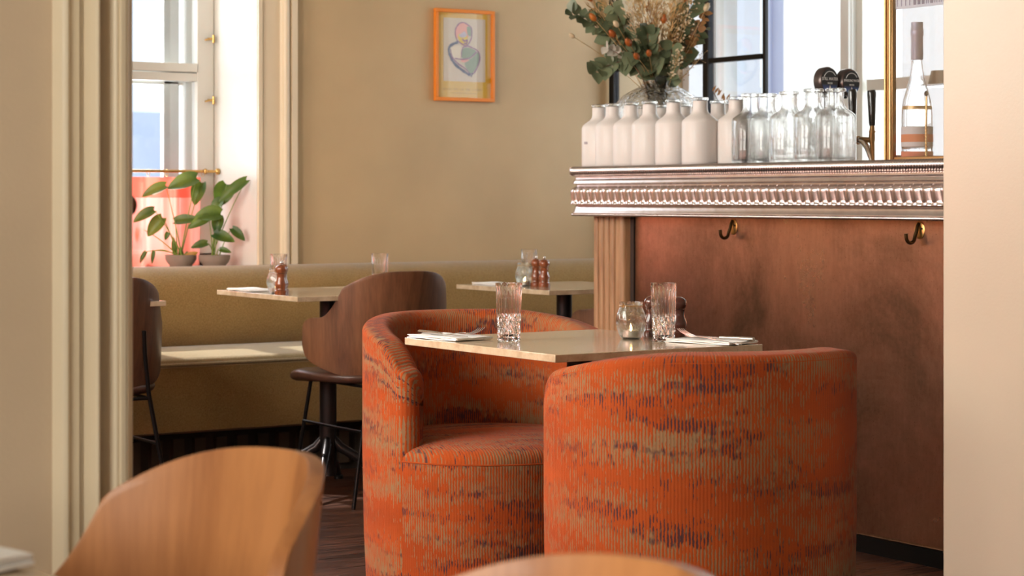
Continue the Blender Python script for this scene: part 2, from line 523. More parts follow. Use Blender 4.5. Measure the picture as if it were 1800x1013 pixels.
# moulded casing on the left of the opening (runs floor to header), y decreasing = towards the camera room
def cx_(px, y):
    q = (px-900)/F; return y*(math.cos(YAW)*q+math.sin(YAW))/(math.cos(YAW)-math.sin(YAW)*q)
p = [(cx_(96, 2.6), 2.602)]
for px_, y_ in [(100, 2.598), (106, 2.588), (110, 2.582), (114, 2.579), (119, 2.578), (122, 2.580), (123, 2.584), (142, 2.584), (143, 2.591), (145, 2.592), (146, 2.586), (147.5, 2.586), (148, 2.593), (150, 2.592)]:
    p.append((cx_(px_, 2.58), y_))
for k in range(13):
    u = k/12; p.append((cx_(151+24*u, 2.58), 2.592-.036*math.sin(PI*(.08+.92*u))**.8))
for k in range(1, 11):
    u = k/10; p.append((cx_(175+25*u, 2.58), 2.592-.026*math.sin(PI/2*u)**1.7))
p += [(cx_(203, 2.58), 2.567), (cx_(205, 2.58), 2.563), (cx_(213, 2.58), 2.563), (cx_(213.5, 2.58), 2.569), (cx_(215, 2.58), 2.569), (cx_(216, 2.58), 2.563), (cx_(220, 2.58), 2.565), (cx_(224, 2.58), 2.572), (cx_(228, 2.58), 2.572), (cx_(230, 2.58), 2.576), (cx_(233, 2.59), 2.590), (cx_(233, 2.59)-.002, 3.0), (.97, 3.0)]
struct('trim_1', sweep_z(MB(), p, 0, 2.75), M['trim'], smooth=35)

# window niche trim on the back wall (right side of the niche): flat board, cove and raised bead
def casing(x, s):
    q = [(x, 7.851), (x, 7.822), (x+s*.018, 7.822), (x+s*.022, 7.832), (x+s*.105, 7.832), (x+s*.112, 7.822)]
    q += [(x+s*(.128+.016*math.cos(math.radians(a))), 7.822-.018*math.sin(math.radians(a))) for a in range(180, -1, -20)]
    q += [(x+s*.150, 7.826), (x+s*.155, 7.812), (x+s*.180, 7.812), (x+s*.186, 7.851)]
    return q
struct('trim_2', sweep_z(MB(), casing(WX1, 1), .0, 2.62), M['trim'], smooth=35)
struct('trim_3', sweep_z(MB(), casing(WX0, -1), .0, 2.62), M['trim'], smooth=35)
struct('trim_4', MB().box(WX1-.002, WX1+.004, 7.835, 8.30, .80, 2.55), M['window_white'])
struct('window_sill', MB().box(WX0, WX1-.003, 7.80, 8.30, .765, .802), M['window_white'], bevel=.006)

# back window: inner casements with transom, outer sash behind
wd = empty('window_1', (0, 0, 0)); wd['kind'] = 'structure'
mb = MB()
Y = 8.26
for (x0, x1) in ((WX0, WX0+.06), (WX1-.085, WX1-.004)):
    mb.box(x0, x1, Y, Y+.06, .80, 2.55)
mb.box(WX0, WX1, Y, Y+.06, 2.48, 2.55); mb.box(WX0, WX1, Y, Y+.06, .80, .86)
mb.build('window_frame', M['window_white'], wd, bevel=.004)
mb = MB()
mb.box(WX0+.06, WX1-.085, Y+.002, Y+.055, 1.612, 1.648); mb.box(WX0+.06, WX1-.085, Y-.006, Y+.05, 1.652, 1.690)
mb.build('transom', M['window_white'], wd, bevel=.003)
mb = MB(); xm = (WX0+WX1)/2-.02
mb.box(xm-.035, xm+.035, Y, Y+.055, .86, 1.612); mb.box(xm-.035, xm+.035, Y, Y+.055, 1.69, 2.48)
mb.build('mullion', M['window_white'], wd, bevel=.004)
MB().box(WX0+.03, WX1-.05, Y+.025, Y+.029, .83, 2.52).build('window_pane', M['pane_blue'], wd)
mb = MB(); Yo = 8.36
for x in (WX0+.03, xm, WX1-.20): mb.box(x, x+.075, Yo, Yo+.04, .80, 2.55)
mb.box(WX1-.11, WX1-.07, Yo-.03, Yo+.04, .8, 2.55)
for z in (.8, 1.60, 2.47): mb.box(WX0, WX1-.05, Yo, Yo+.04, z, z+.07)
mb.build('outer_sash', M['window_white'], wd, bevel=.004)
for zz in (1.80, 1.53):
    mb = MB().tube([(WX1-.035, Y-.004, zz), (WX1-.035, Y-.03, zz)], .006).tube([(WX1-.06, Y-.028, zz-.006), (WX1-.02, Y-.028, zz+.003)], .004)
    mb.lathe([(0, -.02), (.006, -.016), (.006, .016), (0, .02)], 10, (WX1-.02, Y-.028, zz))
    mb.build('window_latch', M['brass'], wd, smooth=40)

# windows in the unseen left walls (they light the room), with the same white bars
def plain_window(num, axis, pos, a0, a1, z0, z1, nm=1, zt=None, mname='window_white', fw=.06, drape=None):
    r = empty('window_%d' % num, (0, 0, 0)); r['kind'] = 'structure'
    mb = MB()
    def b(p0, p1, q0, q1, d0=0, d1=.05):
        if axis == 'y': mb.box(pos+d0, pos+d1, p0, p1, q0, q1)
        else: mb.box(p0, p1, pos+d0, pos+d1, q0, q1)
    b(a0, a0+fw, z0, z1); b(a1-fw, a1, z0, z1); b(a0, a1, z0, z0+fw); b(a0, a1, z1-fw, z1)
    for k in range(nm):
        c = a0+(a1-a0)*(k+1)/(nm+1); b(c-.025, c+.025, z0+.06, z1-.06)
    if zt: b(a0+.06, a1-.06, zt-.025, zt+.025, .002, .048)
    mb.build('window_frame', M[mname], r)
    mb = MB()
    b(a0+.03, a1-.03, z0+.03, z1-.03, .02, .024)
    mb.build('window_pane', M['pane'], r)
    if drape:
        n_ = 160
        MB().grid(n_, 6, lambda i, j: (pos+.10+.018*math.sin(i*.55)+.008*math.sin(i*.23+j*.4), a0+.03+(a1-a0-.06)*i/(n_-1), z0+.02+(drape-z0)*j/5)).build('cafe_curtain_panel', M['curtain'], r, smooth=180, recalc=False)
    return r
plain_window(2, 'y', -.15, 3.6, 4.95, .85, 2.75, 1, 2.0, drape=1.38)
plain_window(3, 'y', -.15, 5.5, 6.85, .85, 2.75, 1, 2.0, drape=1.38)
plain_window(4, 'y', -2.15, -.4, 1.2, .8, 2.75, 1, 2.0)
plain_window(5, 'x', -2.85, -1.8, -.2, .8, 2.8, 1, 2.0)
plain_window(6, 'y', 6.25, 6.71, 7.80, .95, 2.7, 0, None, fw=.02)
# door-like white casement on the right wall behind the bar
r = plain_window(7, 'y', 6.13, 5.45, 6.65, .95, 2.2, 1, 1.59, fw=.035)
mb = MB()
mb.box(6.085, 6.10, 6.655, 6.708, .0, 2.3); mb.box(6.085, 6.10, 5.3, 6.66, 2.2, 2.3); mb.box(6.085, 6.10, 5.3, 5.44, .0, 2.2)
struct('trim_5', mb, M['white_wall'], bevel=.003)
# white rendered pier with a sloping foot, outside the window behind the bar
mb = MB().box(7.3, 7.7, 5.2, 8.50, -.5, 5.0)
V0 = 8.50; V1 = 8.70; Z1 = 1.68; Z2 = 1.60
mb.add([(7.3, V0, Z1), (7.3, V1, 1.62), (7.3, V1, -.5), (7.3, V0, -.5), (7.7, V0, Z1), (7.7, V1, 1.62), (7.7, V1, -.5), (7.7, V0, -.5)],
       [(0, 1, 2, 3), (4, 7, 6, 5), (0, 4, 5, 1), (1, 5, 6, 2), (0, 3, 7, 4)])
struct('wall_outside', mb, m_paint('sunlit_white_render', (.9, .9, .9), .8, .01))

# coral cafe curtains, brass rods
def curtain(loc, rz, w, h, label, nf=13, group=None, seed=1):
    r = random.Random(seed)
    t = empty('cafe_curtain', loc, rz, label, 'curtain', group)
    ph = [r.uniform(0, 6) for _ in range(6)]
    def fold(x, z):
        q = x/w
        return .024*math.sin(q*nf*2*PI+ph[0]+.7*math.sin(q*5+ph[1]))+.008*math.sin(q*nf*3.1*PI+ph[2]+2.0*z)+.004*math.sin(23*q+z*5)
    nu = 260
    def surf(z0, z1, nz, off=0.0, amp=1.0):
        def fn(i, j):
            x = w*i/(nu-1); z = z0+(z1-z0)*j/(nz-1)
            return (x, fold(x, z)*amp+off, z)
        return MB().grid(nu, nz, fn)
    hem = .088
    surf(-h, -hem, 14).build('curtain_panel', M['curtain'], t, smooth=180, recalc=False)
    hd = surf(-hem-.001, 0, 5, .0).build('curtain_header', M['curtain_hem'], t, smooth=180, recalc=False)
    return t
def rod(loc, rz, w, label, group=None, n=7):
    t = empty('curtain_rod', loc, rz, label, 'curtain rod', group)
    mb = MB().tube([(-.005, 0, 0), (w+.03, 0, 0)], .0065, 12)
    mb.build('rod', M['brass'], t, smooth=40)
    MB().lathe([(0, -.014), (.008, -.012), (.012, 0), (.008, .012), (0, .014)], 14, (w+.038, 0, 0)).build('finial', M['brass'], t, smooth=60)
    MB().tube([(w-.02, 0, 0), (w-.02, .04, 0)], .006).lathe([(0, -.013), (.013, -.006), (.013, .006), (0, .013)], 12, (w-.02, 0, 0)).build('bracket', M['brass'], t, smooth=50)
    for k in range(n):
        x = w*(k+.4)/n
        pts = [(x+.0015*k % 2, .0155*math.cos(a*PI/8), -.008+.0155*math.sin(a*PI/8)) for a in range(17)]
        MB().tube(pts, .0013, 6).build('ring', M['brass'], t, smooth=60)
    return t
rod((WX0+.05, 8.205, 1.216), 0, WX1-WX0-.10, 'brass rod with rings carrying the coral cafe curtain of the back window', n=13)
curtain((WX0+.055, 8.205, 1.190), 0, WX1-WX0-.15, .385, 'coral pink cafe curtain across lower half of the window behind the plants', nf=9)

# ------------------------------------------------------------------ banquette
def banquette():
    t = empty('banquette', (0, 7.84, 0), 0, 'long mustard wool banquette bench along the tan back wall', 'bench')
    x0, x1 = .05, 5.62
    y0 = 7.84
    def ext(prof, name, m, bev=0, step=.5):
        mb = MB(); k = len(prof); nx = 13
        mb.grid(nx, k, lambda i, j: (x0+(x1-x0)*i/(nx-1), prof[j][0]-y0, prof[j][1]))
        o = mb.build(name, m, t, smooth=50)
        return o
    back = [(7.83, .50), (7.83, .80)] + arc(7.76, .752, .07, .066, 0, 90, 6) + arc(7.70, .700, .13, .118, 90, 180, 10) + [(7.565, .62), (7.575, .56), (7.60, .51), (7.63, .48)]
    ext(back, 'backrest', M['wool'])
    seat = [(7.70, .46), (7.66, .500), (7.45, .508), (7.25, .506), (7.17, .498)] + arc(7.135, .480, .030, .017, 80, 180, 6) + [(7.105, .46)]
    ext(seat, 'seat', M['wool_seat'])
    fr = [(7.104, .474), (7.112, .40), (7.12, .30), (7.135, .215), (7.16, .205), (7.6, .205)]
    ext(fr, 'front', M['wool'])
    MB().tube([(x0, 7.103-y0, .472), (x1, 7.103-y0, .472)], .006, 8).build('piping', M['wool_seat'], t, smooth=180)
    MB().box(x0, x1, 7.30-y0, 7.34-y0, 0, .21).build('plinth', mat('dark_plinth', (.03, .022, .016), .7), t)
    mb = MB()
    for k in range(60):
        x = .3+k*.09; mb.box(x, x+.045, 7.27-y0, 7.30-y0, .03, .17)
    mb.build('heater_grille', mat('grille', (.05, .035, .022), .6), t)
    return t
banquette()

# ------------------------------------------------------------------ framed poster
def poster():
    X0, X1, Z0, Z1, Yp = 3.915+.45, 4.24+.45, 1.536, 1.952, 7.85
    return X0, X1
def make_poster():
    w, h = .315, .415
    t = empty('framed_poster', (4.845, 7.848, 1.744), 0, 'orange framed poster of an abstract figure hanging on the tan wall', 'picture')
    b = .016
    mb = MB()
    mb.box(-w/2, w/2, -.022, 0, h/2-b, h/2); mb.box(-w/2, w/2, -.022, 0, -h/2, -h/2+b)
    mb.box(-w/2, -w/2+b, -.022, 0, -h/2+b, h/2-b); mb.box(w/2-b, w/2, -.022, 0, -h/2+b, h/2-b)
    mb.build('frame', M['orange_frame'], t, bevel=.002)
    MB().box(-w/2+b-.001, w/2-b+.001, -.010, -.002, -h/2+b-.001, h/2-b+.001).build('poster_sheet', mat('ochre_paper', (.66, .39, .035), .6), t)
    MB().box(-w/2+b-.001, w/2-b+.001, -.0185, -.0170, -h/2+b-.001, h/2-b+.001).build('picture_glass', M['picture_glass'], t)
    pw = .222; ph = .285; zc = .025
    MB().box(-pw/2, pw/2, -.0112, -.0098, zc-ph/2, zc+ph/2).build('print', mat('beige_paper', (.62, .50, .37), .7), t)
    def P(u, v): return (-pw/2+u*pw, zc+ph/2-v*ph)
    lay = [0]
    def poly(pts, m, nm='painted_shape'):
        lay[0] += 1
        y = -.0112-.00018*lay[0]
        q = [P(*p_) for p_ in pts]
        MB().add([(x, y, z) for x, z in q], [tuple(range(len(q)))]).build(nm, m, t, recalc=False)
    def stroke(pts, wd, m):
        lay[0] += 1
        y = -.0112-.00018*lay[0]
        q = [Vector(P(*p_)) for p_ in pts]; vs = []
        for i, a in enumerate(q):
            d = (q[min(i+1, len(q)-1)]-q[max(i-1, 0)]).normalized(); nn = Vector((-d.y, d.x))*wd*(.7+.5*rnd.random())
            vs += [(a.x+nn.x, y, a.y+nn.y), (a.x-nn.x, y, a.y-nn.y)]
        MB().add(vs, [(2*i, 2*i+1, 2*i+3, 2*i+2) for i in range(len(q)-1)]).build('brush_stroke', m, t, recalc=False)
    def smooth(pts, n=6, closed=False):
        out = []
        L = len(pts)
        for i in range(L if closed else L-1):
            p0, p1, p2, p3 = [pts[(i+k) % L] if closed else pts[min(max(i+k, 0), L-1)] for k in (-1, 0, 1, 2)]
            for s in range(n):
                u = s/n
                out.append(tuple(.5*((2*p1[c])+(-p0[c]+p2[c])*u+(2*p0[c]-5*p1[c]+4*p2[c]-p3[c])*u*u+(-p0[c]+3*p1[c]-3*p2[c]+p3[c])*u**3) for c in (0, 1)))
        if not closed: out.append(pts[-1])
        return out
    pink = mat('print_pink', (.78, .33, .26), .7); yel = mat('print_yellow', (.68, .47, .03), .7); grn = mat('print_green', (.22, .27, .17), .7)
    pur = mat('print_purple', (.24, .07, .17), .7); ink = mat('print_ink', (.05, .045, .11), .7); lil = mat('print_lilac', (.5, .42, .5), .7)
    crm = mat('print_cream', (.75, .62, .46), .7)
    poly(smooth([(.28, .18), (.34, .10), (.46, .07), (.58, .10), (.62, .18), (.58, .3), (.44, .34), (.30, .30)], closed=True), pink)
    poly(smooth([(.56, .13), (.64, .14), (.67, .22), (.64, .28), (.57, .25)], closed=True), grn)
    poly(smooth([(.34, .27), (.5, .24), (.58, .33), (.56, .42), (.42, .42)], closed=True), yel)
    poly([(.36, .27), (.5, .2), (.56, .26), (.5, .3), (.4, .3)], lil)
    poly(smooth([(.18, .48), (.38, .43), (.44, .5), (.40, .62), (.28, .66), (.2, .58)], closed=True), crm)
    poly(smooth([(.44, .5), (.58, .46), (.78, .52), (.60, .62), (.44, .63)], closed=True), grn)
    poly(smooth([(.50, .70), (.68, .62), (.82, .52), (.86, .62), (.80, .74), (.68, .87), (.60, .86)], closed=True), grn)
    poly([(.40, .64), (.62, .66), (.5, .70), (.42, .69)], pink)
    stroke(smooth([(.33, .38), (.28, .28), (.28, .18), (.36, .09), (.47, .065), (.58, .10), (.66, .15), (.67, .25), (.64, .34), (.54, .43), (.42, .40), (.33, .36)]), .0028, pur)
    stroke(smooth([(.34, .38), (.18, .43), (.12, .50), (.16, .62), (.28, .74), (.46, .83), (.62, .90)]), .0062, ink)
    stroke(smooth([(.16, .5), (.2, .62), (.34, .72), (.52, .80), (.62, .87), (.72, .86), (.84, .70), (.86, .58), (.80, .50), (.68, .46), (.56, .43)]), .0028, pur)
    stroke(smooth([(.26, .64), (.44, .65), (.60, .63), (.70, .58), (.78, .52)]), .0026, pur)
    stroke(smooth([(.42, .62), (.42, .54), (.46, .46), (.56, .44)]), .0022, pur)
    stroke(smooth([(.44, .33), (.5, .36), (.55, .34), (.54, .40), (.48, .39)]), .0035, pur)
    stroke([(.60, .86), (.66, .92), (.68, .86)], .004, ink)
    mb = MB()
    x = -.112
    rr = random.Random(3)
    txtw = [10, 2, 5]
    for wn in txtw:
        for k in range(wn):
            hh = .008; y = -.0102
            ww = rr.uniform(.004, .0075)
            mb.box(x, x+.0016, y-.0003, y, -.158, -.158+hh)
            if rr.random() < .7: mb.box(x, x+ww, y-.0003, y, -.158+hh-.0016, -.158+hh)
            if rr.random() < .5: mb.box(x, x+ww, y-.0003, y, -.158, -.1564)
            if rr.random() < .6: mb.box(x+ww-.0014, x+ww, y-.0003, y, -.158, -.158+hh)
            x += ww+.0052
        x += .009
    x = -.07
    for k in range(24):
        mb.box(x, x+.003, -.0105, -.0102, -.172, -.1695); x += .0056
    mb.build('lettering', mat('print_brown', (.35, .17, .02), .7), t)
make_poster()

# ------------------------------------------------------------------ tables
def make_table(name='cafe_table', loc=(0, 0, 0), label=None, group=None, w=.60, d=.67, fr=1.0):
    t = empty(name, loc, 0, label, 'table', group)
    MB().box(-w/2, w/2, -d/2, d/2, .732, .75).build('tabletop', M['stone'], t, bevel=.0015)
    MB().box(-.15, .15, -.15, .15, .722, .7315).build('top_plate', M['black'], t)
    # pillar of clustered rods
    mb = MB(); mb.lathe([(.030, .06), (.030, .723)], 20, sx=1, sy=1, fn=lambda a, r, z: 1+.10*abs(math.cos(2*a)))
    mb.build('pillar', M['dark_post'], t, smooth=40)
    for k in range(4):
        a = PI/4+k*PI/2+.18
        c, s = math.cos(a)*fr, math.sin(a)*fr
        pts = [(c*.020, s*.020, .20), (c*.045, s*.045, .165), (c*.16, s*.16, .10), (c*.31, s*.31, .035), (c*.345, s*.345, .022)]
        MB().tube(pts, [.014, .019, .016, .012, .010], 10).build('foot', M['dark_post'], t, smooth=60)
        MB().lathe([(.018, 0), (.018, .012), (.010, .020)], 12, (c*.345, s*.345, 0)).build('glide', M['black'], t)
    return t
TZ = .75
t1 = make_table(loc=(2.858, 4.088, 0), label='square-cornered stone table between the two rust barrel armchairs', fr=.62)
def place(t, loc, rz=None, label=None, group=None, cat=None):
    c = copy_tree(t); c.location = loc
    if rz is not None: c.rotation_euler = (0, 0, rz)
    if label: c['label'] = label
    if group: c['group'] = group
    return c
G = 'stone cafe tables set along the mustard banquette'
t2 = make_table(loc=(3.587, 6.774, 0), label='stone cafe table by the banquette, under the window casing, walnut chair tucked in', group=G)
place(t2, (4.61, 6.70, 0), label='stone cafe table by the banquette, half hidden by the fluted bar corner', group=G)
place(t2, (2.49, 6.774, 0), label='stone cafe table of which just a corner shows behind the leftmost walnut chair', group=G)
t5 = make_table(loc=(.335, 1.83, 0), label='stone table at the bottom left corner of the photo in the foreground', w=.68)

# ------------------------------------------------------------------ moulded plywood chairs
def make_wood_chair(woodm, label, loc, rz, group, seatm):
    t = empty('plywood_chair', loc, rz, label, 'chair', group)
    Wd, D = .285, .23
    def top(x):
        ax = abs(x)
        h0, h1 = .838, .674-.010*max(0, (ax-.2)/.085)
        if ax < .175: return h0-.061*(ax/.175)**3.0
        u = min(1, (ax-.175)/.055)
        return h1+(h0-.061-h1)*(1-u)**2.0
    def bot(x):
        ax = abs(x)/Wd
        return .436+.012*ax+.085*ax**2.6
    ns, nt = 121, 26
    def fn(i, j):
        s = -1+2*i/(ns-1)
        # more samples near the tips
        ang = s*1.32
        x = Wd*math.sin(ang)/math.sin(1.32)
        yy = D*(1-math.cos(ang))/(1-math.cos(1.32))
        tt = j/(nt-1)
        arcl = abs(s)
        xx = Wd*abs(s)                      # arc-like coordinate for the outline
        zt, zb = top(xx), bot(xx)
        if arcl > .90:
            u = (arcl-.90)/.10
            q = 1-math.sqrt(max(0, 1-u*u*.97))
            zt -= .035*q; zb += .050*q
        z = zb+(zt-zb)*tt
        lean = -.17*(z-.45)*(1-.6*arcl)
        curl = .25*max(0, (.56-z))**1.3*2
        return (x*(1-.05*max(0, (z-.7))/.12*(1-arcl)), -D+yy+lean+curl*.3, z)
    back = MB().grid(ns, nt, fn).build('backrest', woodm, t, smooth=180, solid=.016)
    md = back.modifiers.new('edge', 'BEVEL'); md.width = .005; md.segments = 3; md.limit_method = 'ANGLE'; md.angle_limit = math.radians(50)
    # padded seat
    ring = 48
    def sfn(i, j):
        a = 2*PI*i/ring
        ex = 2.7
        ca, sa = math.cos(a), math.sin(a)
        rx, ry = .262, .262
        rr = (abs(ca)**ex+abs(sa)**ex)**(-1/ex)
        lev = [(0, .474), (.5, .476), (.85, .476), (.96, .470), (1.0, .458), (.985, .440), (.9, .426), (0, .424)][j]
        k = lev[0]
        x = ca*rr*rx*k*(1+.05*sa); y = sa*rr*ry*k+.035
        z = lev[1]-(.022*max(0, y-.12)/.13 if y > .12 else 0)-.006*(1-k)*0
        return (x, y, z)
    MB().grid(ring, 8, sfn, wrap_u=True).build('seat', seatm, t, smooth=180, subsurf=1)
    for s in (-1, 1):
        MB().tube([(s*.165, .16, .436), (s*.215, .215, 0)], .0075, 10).build('leg', M['black_rod'], t, smooth=60)
        MB().tube([(s*.120, -.279, .655), (s*.126, -.272, .58), (s*.150, -.248, .44), (s*.225, -.275, 0)], .0075, 10).build('leg', M['black_rod'], t, smooth=60)
        MB().tube([(s*.150, -.248, .425), (s*.165, .16, .428)], .006, 8).build('seat_rail', M['black_rod'], t, smooth=60)
        MB().tube([(s*.183, -.259, .27), (s*.188, .182, .27)], .0055, 8).build('stretcher', M['black_rod'], t, smooth=60)
    MB().tube([(-.150, -.245, .425), (.150, -.245, .425)], .006, 8).build('cross_rail', M['black_rod'], t, smooth=60)
    return t
G = 'walnut chairs drawn up to the banquette tables'
ca = make_wood_chair(M['walnut'], 'walnut ply chair with brown leather seat, seen whole left of the barrel armchairs', (3.675, 6.60, 0), 0, G, M['leather'])
place(ca, (2.565, 6.66, 0), .0, 'walnut ply chair partly hidden behind the cream door casing', G)
place(ca, (4.80, 6.535, 0), .05, 'walnut ply chair of which only one armrest shows beside the fluted bar corner', G)
G = 'walnut chairs in the foreground, lit tone painted in'
cb = make_wood_chair(M['walnut_lit'], 'blurred walnut chair back, lit tone painted in, beside the cream casing, left foreground', (.668, 1.885, 0), PI/2, G, M['leather'])
place(cb, (.598, 1.162, 0), PI/2, 'top edge of a walnut chair back, lit tone painted in, at the bottom edge of the photo', G)

# ------------------------------------------------------------------ barrel armchairs
def make_barrel(loc, rz, label, group):
    t = empty('barrel_armchair', loc, rz, label, 'armchair', group)
    R, TH = .340, .085
    A = math.radians(115)
    nth = 120
    def prof(h):
        ro, ri = R, R-TH
        pts = [(ro-.012, .02), (ro-.004, .2), (ro, .42), (ro, h-.10)]
        ro_, rr_ = .017, .034
        for k in range(0, 6):
            a = PI/2*k/5
            pts.append((ro-ro_+ro_*math.cos(a), h-ro_+ro_*math.sin(a)-.004))
        for k in range(0, 8):
            a = PI/2+PI/2*k/7
            pts.append((ri+rr_+rr_*math.cos(a), h-rr_+rr_*math.sin(a)))
        pts += [(ri, h-.10), (ri, .58), (ri+.004, .44), (ri+.02, .40)]
        return pts
    def height(u):           # u 0 back .. 1 arm end
        d = abs(u)
        f = max(0.0, (d-.28)/.72)
        return .782-.072*f**1.5-.055*max(0.0, (d-.84)/.16)**2
    K = len(prof(.7))
    def sq(a):               # slightly squared plan
        ex = 2.08
        return (abs(math.cos(a))**ex+abs(math.sin(a))**ex)**(-1/ex)
    vals = []
    n_end = 8
    ths = []
    for i in range(nth+1): ths.append(-1+2*i/nth)
    rows = []
    for k in range(n_end, 0, -1): rows.append((-1, k/n_end))
    for u in ths: rows.append((u, 0))
    for k in range(1, n_end+1): rows.append((1, k/n_end))
    vs_r = []
    def fn(i, j):
        u, e = rows[i]
        h = height(u)
        pr = prof(h)
        r, z = pr[j]
        a0 = -PI/2+u*A
        if e > 0:
            # round nose: shrink the section towards its mid radius while pushing forward
            mid = R-TH/2
            q = math.cos(e*PI/2)
            r = mid+(r-mid)*q
            if z > h-.10: z = h-.10+(z-(h-.10))*(.35+.65*q)
            a0 += math.copysign(1, u)*math.sin(e*PI/2)*(TH*.48)/R
        r *= sq(a0)
        return (r*math.cos(a0), r*math.sin(a0), z)
    arclen = [0]
    pr = prof(.78)
    for k in range(1, K): arclen.append(arclen[-1]+math.dist(pr[k], pr[k-1]))
    def uvf(i, j):
        u, e = rows[i]
        uu = u*A*R+math.copysign(e*.04, u)
        r, z = prof(height(u))[j]
        v = z if j <= 3 else (.68+arclen[j]-arclen[3])
        return (uu+3.0, v)
    MB().grid(len(rows), K, fn, uvfn=uvf).build('back_and_arms', M['rust'], t, smooth=180, recalc=True)
    # piping seam under the outer top edge
    pts = []
    for i in range(0, nth+1, 2):
        u = ths[i]; a0 = -PI/2+u*A; r = (R-.003)*sq(a0); pts.append((r*math.cos(a0), r*math.sin(a0), height(u)-.021))
    MB().tube(pts, .0035, 6).build('piping', M['rust'], t, smooth=180)
    # upholstered drum and seat
    n = 96
    pr2 = [(R-.013, .02), (R-.006, .2), (R-.003, .40), (R-.003, .413)]
    def dfn(i, j):
        a = 2*PI*i/n; r, z = pr2[j]; r *= sq(a); return (r*math.cos(a), r*math.sin(a), z)
    MB().grid(n, 4, dfn, wrap_u=True, uvfn=lambda i, j: (2*PI*i/n*R+7, pr2[j][1])).build('drum', M['rust'], t, smooth=180)
    rs = [(R-.004, .412), (R-.004, .424), (R-.009, .436), (R-.022, .447), (R-.06, .456), (R-.14, .463), (.08, .467), (.0, .467)]
    def cfn(i, j):
        a = 2*PI*i/n; r, z = rs[j]; r *= sq(a); return (r*math.cos(a), r*math.sin(a), z)
    def cuv(i, j):
        x, y, z = cfn(i, j); return (y+1.0, x*1.0+12)
    MB().grid(n, len(rs), cfn, wrap_u=True, uvfn=lambda i, j: (cfn(i, j)[0]+11, cfn(i, j)[1]+4)).build('seat_cushion', M['rust'], t, smooth=180)
    MB().tube([((R-.004)*sq(2*PI*i/64)*math.cos(2*PI*i/64), (R-.004)*sq(2*PI*i/64)*math.sin(2*PI*i/64), .414) for i in range(65)], .0025, 6).build('seam', M['rust'], t, smooth=180)
    MB().lathe([(R-.04, 0), (R-.04, .025)], 48).build('plinth', M['black'], t)
    return t
G = 'rust striped barrel armchairs'
make_barrel((2.800, 3.545, 0), math.radians(-10), 'rust striped barrel armchair nearest the camera, seen from behind', G)
make_barrel((2.975, 4.69, 0), math.radians(169), 'rust striped barrel armchair facing us across the table, its seat showing', G)

